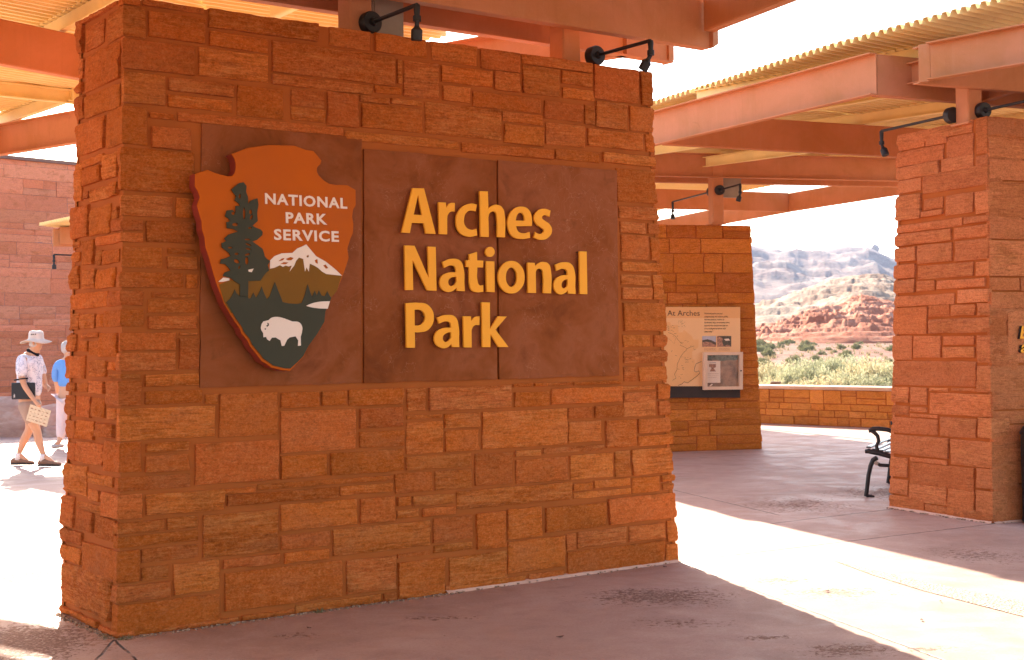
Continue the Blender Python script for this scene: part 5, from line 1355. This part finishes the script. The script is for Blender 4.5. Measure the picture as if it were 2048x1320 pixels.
def W_box(W):
    z = W.H-.02; o = .05; P = []
    cs = [W.O+W.N*o-W.D*o, W.O+W.D*(W.L+o)+W.N*o, W.O+W.D*(W.L+o)-W.N*(W.T+o), W.O-W.D*o-W.N*(W.T+o)]
    return np.array([[*c, z] for c in cs]+[[*c, z+.09] for c in cs])
M_BROWNCAP = mat_paint('brown_metal_cap', (.2, .1, .07), .5, .1)
M_MORTD = mat_paint('building_mortar', (.38, .17, .13), .95, .1)
building()
g = NT('boulder_rock'); n = g.noise(g.obj((2, 2, 5)), 1, 7, .65, .4); c = g.ramp(n, [(.3, (.34, .17, .12)), (.5, (.46, .27, .2)), (.7, (.6, .42, .34))]); M_BOULD = g.fin(c, .9, g.bump(n, .8, .05), spec=.2)
def boulder(c, s, seed, label):
    import bmesh
    bm = bmesh.new(); bmesh.ops.create_icosphere(bm, subdivisions=4, radius=1)
    P = np.array([v.co[:] for v in bm.verts]); P = np.sign(P)*np.abs(P)**.75
    n = fbm(P[:, 0]*1.2+seed, P[:, 1]*1.2, P[:, 2]*1.2, 4); n2 = fbm(P[:, 0]*4+seed, P[:, 1]*4, P[:, 2]*7, 3)
    P = P*(1+.22*n+.05*n2)[:, None]*np.array(s)
    P[:, 2] = np.maximum(P[:, 2], -s[2]*.5)
    for v, p in zip(bm.verts, P): v.co = Vector(p)
    me = bpy.data.meshes.new('boulder'); bm.to_mesh(me); bm.free(); me.materials.append(M_BOULD)
    o = bpy.data.objects.new('boulder', me); COL.objects.link(o); o.location = (c[0], c[1], s[2]*.45); smooth_by_angle(o, 40); tag(o, label, 'boulder', 'boulders along the building')
b_ = lambda x, Y: (ray(x, 690)[0]/ray(x, 690)[1]*Y, Y)
boulder(b_(22, 27.0), (.62, .5, .55), 1, 'large flat topped grey boulder behind the man in the hat')
boulder(b_(105, 27.2), (.55, .45, .42), 5, 'grey boulder between the man and the woman')
boulder(b_(-50, 27.2), (.6, .5, .4), 9, 'boulder at the left edge of the picture')
boulder(b_(112, 26.6), (.26, .2, .14), 13, 'small low reddish boulder at the feet between the two people')

# ------------------------------------------------ bench
def bench():
    root = empty('park_bench', (4.1, 15.1, 0), 'black metal bench with curved arm, mostly hidden behind the right stone pillar', 'bench')
    base = zp(1737, 994, 0); ux = np.array([.914, -.407, 0]); uy = np.array([.407, .914, 0]); sc = 14.39/2769*1.04
    def P(x, y, l=0):  # photo crop (1680,700)x3.144 -> local side profile
        X = (x-180)/3.144*sc; Z = (930-y)/3.144*sc; return base+ux*X+uy*l+np.array([0, 0, max(Z, 0)])
    for l in (0, 1.45):
        m = MB()
        m.tube([P(165, 925, l), P(172, 880, l), P(182, 800, l), P(196, 740, l), P(212, 705, l), P(235, 690, l)], [.022, .022, .022, .024, .026, .026], 10)
        m.tube([P(215, 928, l), P(195, 925, l), P(168, 924, l)], [.012, .018, .02], 8)
        m.tube([P(165, 655, l), P(185, 652, l), P(250, 665, l), P(330, 685, l), P(420, 712, l), P(455, 700, l)], [.022, .027, .027, .026, .026, .024], 10)
        m.tube([P(200, 700, l), P(250, 735, l), P(330, 738, l), P(420, 742, l)], .018, 8)
        # back leg and back post
        m.tube([P(455, 925, l), P(440, 800, l), P(430, 715, l), P(445, 600, l), P(480, 430, l)], .024, 10)
        # arm
        m.tube([P(238, 650, l), P(232, 620, l), P(246, 590, l), P(240, 560, l), P(222, 540, l), P(205, 530, l)], [.021, .019, .019, .021, .022, .02], 10)
        m.tube([P(198, 540, l), P(196, 525, l), P(212, 517, l), P(250, 516, l), P(300, 522, l), P(345, 540, l), P(390, 570, l), P(440, 600, l)], [.018, .021, .023, .024, .023, .022, .021, .02], 10)
        o = m.build('end_frame', [M_BLACK], root); smooth_by_angle(o, 50)
        m = MB(); q = P(233, 722, l)-uy*.03; m.tube([q, q-uy*.012], .022, 14); m.tube([q-uy*.012, q-uy*.02], .012, 10); m.build('bolt', [M_GREYM], root)
    for k in range(7):
        x = 185+k*36; m = MB(); z = 650+k*7-(6 if k < 1 else 0)
        a = P(x, z-10, 0); b = P(x, z-10, 1.45); m.beam(a, b, .05, .018, bev=.005); m.build('seat_slat', [M_BENCH], root)
    for k in range(5):
        x = 446+k*7; y = 590-k*34; m = MB(); a = P(x, y, 0); b = P(x, y, 1.45); m.beam(a, b, .02, .05, bev=.005); m.build('back_slat', [M_BENCH], root)
M_GREYM = mat_paint('steel_bolt', (.3, .28, .26), .35, .1, .5, .8)
M_BENCH = mat_paint('bench_slat_black', (.05, .05, .055), .28, .1, .6)
bench()
# dark bin at the right edge of the picture
def bin_():
    c = zp(2092, 1046, 0); root = empty('litter_bin', c, 'dark upright litter bin cut off by the right edge of the picture', 'litter bin')
    r = .20; m = MB(); m.tube([c+np.array([0, 0, z]) for z in (0, .02, .06, .75, .78)], [r*.9, r, r*.97, r, r*.98], 28); o = m.build('body', [M_BLACK], root); smooth_by_angle(o, 35)
    m = MB(); m.tube([c+np.array([0, 0, z]) for z in (.78, .80, .86, .90)], [r*1.04, r*1.05, r*.85, r*.3], 28); o = m.build('lid', [M_BLACK], root); smooth_by_angle(o, 35)
bin_()

# ================================================================== people
def skin_mesh(name, nodes, edges, mat, parent, root_i=0, sub=2, flat=None):
    me = bpy.data.meshes.new(name); me.from_pydata([n[:3] for n in nodes], edges, [])
    o = bpy.data.objects.new(name, me); COL.objects.link(o)
    o.modifiers.new('s', 'SKIN')
    for i, n in enumerate(nodes):
        r = n[3]; ry = n[4] if len(n) > 4 else r
        me.skin_vertices[0].data[i].radius = (r, ry); me.skin_vertices[0].data[i].use_root = (i == root_i)
    sm = o.modifiers.new('b', 'SUBSURF'); sm.levels = sub; sm.render_levels = sub
    bpy.context.view_layer.update(); dg = bpy.context.evaluated_depsgraph_get(); m2 = bpy.data.meshes.new_from_object(o.evaluated_get(dg))
    o.modifiers.clear(); o.data = m2; bpy.data.meshes.remove(me); m2.name = name; m2.materials.clear()
    for m_ in (mat if isinstance(mat, (list, tuple)) else [mat]): m2.materials.append(m_)
    m2.polygons.foreach_set('use_smooth', [True]*len(m2.polygons))
    if parent is not None: o.parent = parent
    return o
def limb(name, chains, mat, parent, sub=2):
    nodes, edges = [], []
    for ch in chains:
        for k, p in enumerate(ch):
            if len(p) == 1: idx = p[0]; last = idx; continue
            nodes.append(p); i = len(nodes)-1
            if k: edges.append((last, i))
            last = i
    return skin_mesh(name, nodes, edges, mat, parent, 0, sub)
def rotz(o, P, a, loc): pass
M_SKIN = mat_paint('skin', (.62, .33, .19), .55, .06)
def mat_shirt():
    g = NT('printed_white_shirt'); tc = g.obj((1, 1, 1)); w = g.n('ShaderNodeTexVoronoi', feature='DISTANCE_TO_EDGE'); w.inputs['Scale'].default_value = 8.0
    ad = g.n('ShaderNodeVectorMath', operation='ADD'); nn = g.n('ShaderNodeTexNoise'); nn.inputs['Scale'].default_value = 10; g.l(tc, nn.inputs['Vector']); g.l(tc, ad.inputs[0]); g.l(nn.outputs['Color'], ad.inputs[1]); g.l(ad.outputs[0], w.inputs['Vector'])
    ln = g.math('MULTIPLY', g.mr(w.outputs['Distance'], .06, .03), g.mr(g.noise(tc, 14, 2), .47, .52))
    c = g.mix(ln, (.80, .76, .78), (.13, .14, .26)); return g.fin(c, .85, g.bump(g.noise(tc, 9, 3), .5, .02), spec=.1)
M_SHIRT = mat_shirt()
def mat_cloth(name, col, b=.6):
    g = NT(name); n = g.noise(g.obj((6, 6, 3)), 1, 4, .6, .8); c = g.mix(g.mr(n, .3, .7), tuple(x*.85 for x in col), col); return g.fin(c, .9, g.bump(n, b, .04), spec=.1)
M_KHAKI = mat_cloth('khaki_cloth', (.42, .29, .22)); M_HAT = mat_cloth('cream_hat_cloth', (.78, .66, .56), .3); M_BLUE = mat_cloth('blue_shirt_cloth', (.16, .36, .74)); M_WHITEP = mat_cloth('white_trouser_cloth', (.76, .62, .6))
M_HAIR = mat_cloth('grey_hair', (.55, .5, .46), 1.0); M_SHOE = mat_cloth('brown_shoe', (.26, .15, .10), .4); M_SOLE = mat_paint('dark_sole', (.04, .035, .03), .7); M_SOCK = mat_cloth('white_sock', (.8, .75, .72)); M_NAVY = mat_cloth('black_trim', (.015, .014, .02), .2); M_CASEB = mat_paint('black_folder', (.012, .012, .014), .5)
M_LEAF = mat_paint('printed_leaflet', (.72, .58, .38), .6, .1, sc=30)
def person_finish(root, loc, rz):
    root.location = loc; root.rotation_euler = (0, 0, rz)
def head(root, c, r, face, name='x'):
    pass
def blob(name, c, r, mat, parent, seed=1, amp=.12, cut=None):
    import bmesh
    bm = bmesh.new(); bmesh.ops.create_icosphere(bm, subdivisions=3, radius=1); P = np.array([v.co[:] for v in bm.verts])
    n = fbm(P[:, 0]*2.5+seed, P[:, 1]*2.5, P[:, 2]*2.5, 3); P = P*(1+amp*n)[:, None]*np.array(r)+np.array(c)
    for v, q in zip(bm.verts, P): v.co = Vector(q)
    me = bpy.data.meshes.new(name); bm.to_mesh(me); bm.free(); me.materials.append(mat); me.polygons.foreach_set('use_smooth', [True]*len(me.polygons))
    o = bpy.data.objects.new(name, me); COL.objects.link(o); o.parent = parent; return o
def man():
    root = empty('person', (0, 0, 0), 'walking man in cream brimmed hat, white patterned shirt and khaki shorts, holding a leaflet', 'person')
    X = lambda cx: (cx-190.6)*.00242
    Z = lambda cy: (973.8-cy)*.00242
    def n(cx, cy, y, r, ry=None): return (X(cx), y, Z(cy), r) if ry is None else (X(cx), y, Z(cy), r, ry)
    # continuous body: pelvis root, spine, neck, head, legs, arms with hands
    nodes = []; edges = []
    def add(*p, to=None):
        nodes.append(p); i = len(nodes)-1
        if to is not None: edges.append((to, i))
        return i
    pel = add(*n(150, 610, 0, .15, .13))
    wa = add(*n(150, 520, 0, .15, .16), to=pel); ch = add(*n(150, 420, 0, .15, .16), to=wa); sh = add(*n(158, 345, 0, .12, .11), to=ch)
    nk = add(*n(180, 300, 0, .062), to=sh); hd0 = add(*n(196, 275, 0, .082), to=nk); hd1 = add(*n(203, 245, 0, .09), to=hd0); hd2 = add(*n(200, 215, 0, .075), to=hd1)
    nose = None
    for s, (kx, ky), (ax, ay), (tx, ty) in ((1, (128, 765), (60, 905), (120, 955)), (-1, (218, 765), (256, 905), (330, 958))):
        hp = add(*n(150+ (12 if s < 0 else -6), 640, s*.095, .105), to=pel); md = add(*n((150+kx)/2+2, 700, s*.10, .088), to=hp); kn = add(*n(kx, ky, s*.10, .062), to=md)
        cf = add(*n(kx*.62+ax*.38-6, ky*.62+ay*.38, s*.10, .064), to=kn); an_ = add(*n(ax, ay, s*.10, .036), to=cf); ft = add(*n(tx, ty, s*.11, .03), to=an_)
    # near arm (camera side, y<0): hangs then reaches forward with the leaflet
    a0 = add(*n(150, 352, -.19, .058), to=sh); a1 = add(*n(148, 430, -.235, .050), to=a0); a2 = add(*n(172, 500, -.24, .042), to=a1); a3 = add(*n(215, 558, -.25, .036), to=a2); a4 = add(*n(245, 596, -.25, .027), to=a3); a5 = add(*n(262, 612, -.25, .036, .022), to=a4)
    for k, (dx, dy, yy) in enumerate(((285, 622, -.275), (282, 634, -.262), (274, 642, -.25), (264, 645, -.238))):
        f1_ = add(X((262+dx)/2), (yy-.25)/2, Z((612+dy)/2), .012, to=a5); add(X(dx-6), yy, Z(dy), .010, to=f1_)
    add(X(276), -.28, Z(612), .011, to=a5)
    b0 = add(*n(165, 352, .19, .056), to=sh); b1 = add(*n(185, 430, .23, .048), to=b0); b2 = add(*n(205, 505, .22, .040), to=b1); b3 = add(*n(240, 515, .14, .033), to=b2); b4 = add(*n(258, 520, .08, .034, .022), to=b3)
    for k in range(4): add(X(266), .06-.02*k, Z(510+k*9), .010, to=b4)
    o = skin_mesh('body', nodes, edges, M_SKIN, root)
    # head details
    hx, hz = X(203), Z(252)
    m = MB(); m.tube([(hx+.075, 0, hz+.035), (hx+.105, 0, hz-.005), (hx+.088, 0, hz-.02)], [.012, .016, .010], 8); q = m.build('nose', [M_SKIN], root, smooth=True)
    for s in (-1, 1):
        m = MB(); m.tube([(hx-.015, s*.083, hz+.02), (hx-.012, s*.094, hz), (hx-.004, s*.085, hz-.03)], [.012, .017, .009], 8); m.build('ear', [M_SKIN], root, smooth=True)
        m = MB(); m.tube([(hx+.078, s*.033, hz+.018), (hx+.088, s*.032, hz+.018)], .011, 8); m.build('eye', [M_SOLE], root, smooth=True)
    m = MB(); m.tube([(hx+.083, -.02, hz-.052), (hx+.09, 0, hz-.052), (hx+.083, .02, hz-.052)], .006, 6); m.build('mouth', [mat_paint('lip', (.45, .18, .13), .5)], root)
    m = MB()
    for s in (-1, 1):
        m.tube([(hx+.092+.0, s*.033+.024*math.cos(t), hz+.018+.02*math.sin(t)) for t in np.linspace(0, 6.28, 13)], .0025, 5)
        m.tube([(hx+.09, s*.058, hz+.02), (hx, s*.094, hz+.022)], .003, 5)
    m.build('glasses', [M_SOLE], root)
    blob('hair', (hx-.028, 0, hz+.0), (.088, .092, .085), M_HAIR, root)
    # hat
    m = MB(); cx_, cz_ = X(196), Z(236); N_ = 28; V = []; rings = [(.175, .222, -.02), (.18, .227, -.014), (.105, .115, .012), (.100, .108, .03), (.097, .104, .09), (.085, .092, .125), (.05, .055, .138), (.0, .0, .135)]
    for (ry_, rx_, z_) in rings:
        for k in range(N_):
            a = 6.283*k/N_; droop = -.02*abs(math.cos(a))**2 if rx_ > .15 else 0
            V.append((cx_+rx_*math.cos(a), ry_*math.sin(a), cz_+z_+droop+.012*math.sin(3*a+1)*(rx_ > .15)+.006*math.sin(2*a)))
    Fs = [(r*N_+k, r*N_+(k+1) % N_, (r+1)*N_+(k+1) % N_, (r+1)*N_+k) for r in range(len(rings)-1) for k in range(N_)]
    m.add(V, Fs); h_ = m.build('hat', [M_HAT], root, smooth=True)
    for a in (-1.2, -1.5, -1.75): m = MB(); m.tube([(cx_+.10*math.cos(a), .101*math.sin(a), cz_+.085), (cx_+.104*math.cos(a), .106*math.sin(a), cz_+.086)], .009, 8); m.build('eyelet', [M_SOLE], h_)
    # shirt
    s_ = skin_mesh('shirt', [(X(152), 0, Z(585), .178, .19), (X(152), 0, Z(500), .19, .195), (X(152), 0, Z(430), .172, .19), (X(150), 0, Z(375), .158, .175), (X(160), 0, Z(335), .125, .16), (X(174), 0, Z(306), .078, .085),
        (X(150), -.17, Z(350), .098), (X(150), -.235, Z(400), .082), (X(158), -.245, Z(455), .080), (X(160), .17, Z(350), .098), (X(172), .235, Z(400), .08), (X(188), .24, Z(450), .078)],
        [(0, 1), (1, 2), (2, 3), (3, 4), (4, 5), (3, 6), (6, 7), (7, 8), (3, 9), (9, 10), (10, 11)], M_SHIRT, root, 0)
    m = MB(); m.tube([(X(152)+.088*math.cos(t)+.0, -.245+.085*math.sin(t), Z(461)+.012*math.cos(t)) for t in np.linspace(0, 6.283, 17)], .009, 6, cap=False); m.build('sleeve_trim', [M_NAVY], root)
    m = MB()
    m.tube([(X(176)+.062*math.cos(t), .066*math.sin(t), Z(306)-.0-.035*math.cos(t)) for t in np.linspace(0, 6.283, 21)], .027, 8, cap=False); m.build('collar', [M_NAVY], root, smooth=True)
    # shorts
    skin_mesh('shorts', [(X(150), 0, Z(600), .165, .175), (X(150), 0, Z(572), .168, .18), (X(146), .10, Z(650), .125), (X(140), .11, Z(735), .108), (X(170), -.10, Z(650), .125), (X(196), -.11, Z(738), .105)], [(0, 1), (0, 2), (2, 3), (0, 4), (4, 5)], M_KHAKI, root, 0)
    # socks and shoes
    for s, ax, heel, toe, zz in ((1, 60, 12, 155, 965), (-1, 256, 226, 366, 966)):
        m = MB(); m.tube([(X(ax), s*.10, Z(900)), (X(ax-4), s*.10, Z(940))], [.045, .05], 12); m.build('sock', [M_SOCK], root, smooth=True)
        xs0, xs1 = X(heel), X(toe); L = xs1-xs0; zb = Z(zz)+.012
        sec = [(0, .030, .045, .05), (.08, .042, .06, .075), (.25, .048, .075, .09), (.42, .046, .06, .075), (.6, .05, .045, .055), (.8, .052, .036, .04), (.95, .04, .026, .03), (1, .015, .016, .02)]
        N_ = 14; V = []; 
        for f, w_, h0, h_2 in sec:
            for k in range(N_):
                a = 6.283*k/N_; V.append((xs0+L*f, s*.105+w_*math.cos(a), zb+h_2*.5+h_2*.55*math.sin(a)))
        Fs = [(r*N_+k, r*N_+(k+1) % N_, (r+1)*N_+(k+1) % N_, (r+1)*N_+k) for r in range(len(sec)-1) for k in range(N_)]+[tuple(range(N_)), tuple((len(sec)-1)*N_+k for k in range(N_))]
        m = MB(); m.add(V, Fs); sh_ = m.build('shoe', [M_SHOE], root, smooth=True)
        m = MB(); m.box(((xs0+xs1)/2, s*.105, zb-.008), (L*.98, .09, .028), bev=.01); m.build('sole', [M_SOLE], sh_)
    person_finish(root, (-6.77, 19.66, 0), rad(-8))
    fo = empty('folder', (-6.77, 19.66, 0), 'black zipped folder held under the arm of the walking man', 'folder'); fo.rotation_euler.z = rad(-8)
    m = MB(); m.box((X(158), -.205, Z(530)), (.355, .03, .235), bev=.012); m.build('cover', [M_CASEB], fo).location = (0, 0, 0)
    m = MB()
    for k, (dx, dz) in enumerate(((-.135, -.075), (-.128, -.06), (-.121, -.07))): m.box((X(158)+dx, -.2215, Z(530)+dz), (.004, .002, .045), bev=0)
    m.build('mark', [M_SOCK], fo).location = (0, 0, 0)
    lf = empty('leaflet', (-6.77, 19.66, 0), 'printed tan leaflet in the hand of the walking man', 'leaflet'); lf.rotation_euler.z = rad(-8)
    m = MB(); c = math.cos(rad(-17)); s2 = math.sin(rad(-17)); R_ = np.array([[c, 0, -s2], [0, 1, 0], [s2, 0, c]]); ctr = np.array([X(262), -.262, Z(672)])
    m.box(ctr, (.32, .012, .235), R_, bev=.003); m.build('paper', [M_LEAF], lf).location = (0, 0, 0)
    m = MB(); rr = random.Random(4)
    for i in range(5):
        for j in range(4):
            m.box(ctr+R_@np.array([-.12+i*.058, -.0075, -.08+j*.05]), (rr.uniform(.015, .04), .002, rr.uniform(.005, .014)), R_)
    m.build('print', [M_ROCKP], lf).location = (0, 0, 0)
def woman():
    root = empty('person', (0, 0, 0), 'grey-haired person in blue shirt and white trousers, half hidden behind the sign wall', 'person')
    nodes = []; edges = []
    def add(*p, to=None):
        nodes.append(p); i = len(nodes)-1
        if to is not None: edges.append((to, i))
        return i
    pel = add(0, 0, .92, .15, .12); w = add(0, 0, 1.08, .13, .115, to=pel); c = add(0, .0, 1.28, .15, .12, to=w); s = add(0, 0, 1.40, .12, .09, to=c); n_ = add(0, 0, 1.49, .052, to=s); h = add(.01, .01, 1.60, .082, .088, to=n_); h2 = add(.01, .01, 1.67, .07, to=h)
    for q in (-1, 1):
        a = add(q*.09, 0, .82, .10, to=pel); k = add(q*.09, -.02+.05*q, .47, .062, to=a); t = add(q*.09, .02+.12*q, .12, .04, to=k); add(q*.09, -.02+.12*q-.1, .04, .032, to=t)
        e0 = add(q*.19, 0, 1.38, .055, to=s); e1 = add(q*.25, .0, 1.12, .043, to=e0); e2 = add(q*.262, .04, .90, .030, to=e1); e3 = add(q*.262, .055, .82, .024, .03, to=e2)
        for j in range(4): add(q*.262, .03+.015*j, .735+.006*abs(j-1), .009, to=e3)
    skin_mesh('body', nodes, edges, M_SKIN, root)
    blob('hair', (0, -.005, 1.645), (.098, .105, .115), M_HAIR, root, 4, .2)
    skin_mesh('shirt', [(0, 0, .97, .19, .15), (0, 0, 1.10, .18, .145), (0, 0, 1.28, .185, .15), (0, 0, 1.41, .13, .10), (0, 0, 1.455, .075, .07), (-.19, 0, 1.38, .088), (-.255, 0, 1.2, .08), (-.255, .02, 1.06, .074), (.19, 0, 1.38, .088), (.255, 0, 1.2, .08), (.255, .02, 1.06, .074)], [(0, 1), (1, 2), (2, 3), (3, 4), (3, 5), (5, 6), (6, 7), (3, 8), (8, 9), (9, 10)], M_BLUE, root)
    skin_mesh('trousers', [(0, 0, .95, .175, .145), (-.095, 0, .8, .125), (-.095, -.05, .47, .092), (-.09, -.08, .14, .075), (.095, 0, .8, .125), (.095, .03, .47, .092), (.09, .14, .14, .075)], [(0, 1), (1, 2), (2, 3), (0, 4), (4, 5), (5, 6)], M_WHITEP, root)
    for q in (-1, 1):
        m = MB(); m.box((q*.09, -.03+.12*q, .045), (.095, .27, .07), bev=.03); m.build('shoe', [M_HAIR], root, smooth=True)
    person_finish(root, (-7.48, 23.3, 0), rad(-25)); 
    root.scale = (1.03, 1.03, 1.03)
man(); woman()

# ================================================================== air
def haze():
    g = bpy.data.materials.new('pale_haze'); g.use_nodes = True; t = g.node_tree; t.nodes.remove(t.nodes['Principled BSDF'])
    v = t.nodes.new('ShaderNodeVolumePrincipled'); v.inputs['Color'].default_value = (.62, .74, 1, 1); v.inputs['Density'].default_value = HAZE_D; v.inputs['Anisotropy'].default_value = 0.0
    t.links.new(v.outputs[0], t.nodes['Material Output'].inputs['Volume'])
    m = MB(); m.box((0, 850, 90), (3600, 1900, 184)); o = m.build('haze', [g]); tag(o, 'thin pale haze over the desert', 'haze', None, 'stuff')
HAZE_D = .00016
haze()

# weeds in the crack at the foot of the sign wall
rng = random.Random(61)
for i, (f, t) in enumerate(((3, .90), (0, .03), (0, 1.25))):
    q = WA.pos(f, np.array(t+1e-3), np.array(0.), np.array(.035)); V = []; Fs = []; RN = []
    for k in range(60):
        a = rng.random()*6.28; l = rng.uniform(.01, .04); d = np.array([math.cos(a)*.8, math.sin(a)*.8, rng.uniform(.3, 1)]); b = np.array([q[0]+rng.gauss(0, .02), q[1]+rng.gauss(0, .02), 0]); w_ = np.array([-math.sin(a), math.cos(a), 0])*.003; j = len(V)
        V += [b-w_, b+w_, b+d*l]; Fs.append((j, j+1, j+2)); RN += [[rng.random(), 0, 0]]*3
    m = MB(); m.add(V, Fs); m.rn[-1] = np.array(RN); o = m.build('weed', [M_SHRUB], attr=True, fix=False)
    tag(o, ('tiny green weed by the left end of the sign wall', 'tiny dark weed at the near bottom corner of the sign wall', 'tiny weed in the crack below the emblem')[i], 'weed', 'weeds at the foot of the sign wall')
g = NT('dry_leaf'); M_DLEAF = g.fin((.09, .045, .03), .8)
for i, (x, y) in enumerate(((618, 1256), (1330, 1134), (1120, 1274), (1655, 1122+60), (1843, 1240), (1881, 1203))):
    c = zp(x, y, .006); a = rng.random()*3; m = MB(); L = rng.uniform(.015, .028)
    P4 = [c+np.array([math.cos(a+b)*L*r_, math.sin(a+b)*L*r_, h_]) for b, r_, h_ in ((0, 1, .004), (.9, .45, 0), (2.4, .5, .002), (3.1, 1, .006), (3.9, .5, 0), (5.3, .5, .001))]
    m.prism(P4, 0, np.array([0, 0, .002])); o = m.build('fallen_leaf', [M_DLEAF]); tag(o, 'small dark dry leaf lying on the patio', 'leaf', 'dry leaves on the patio')
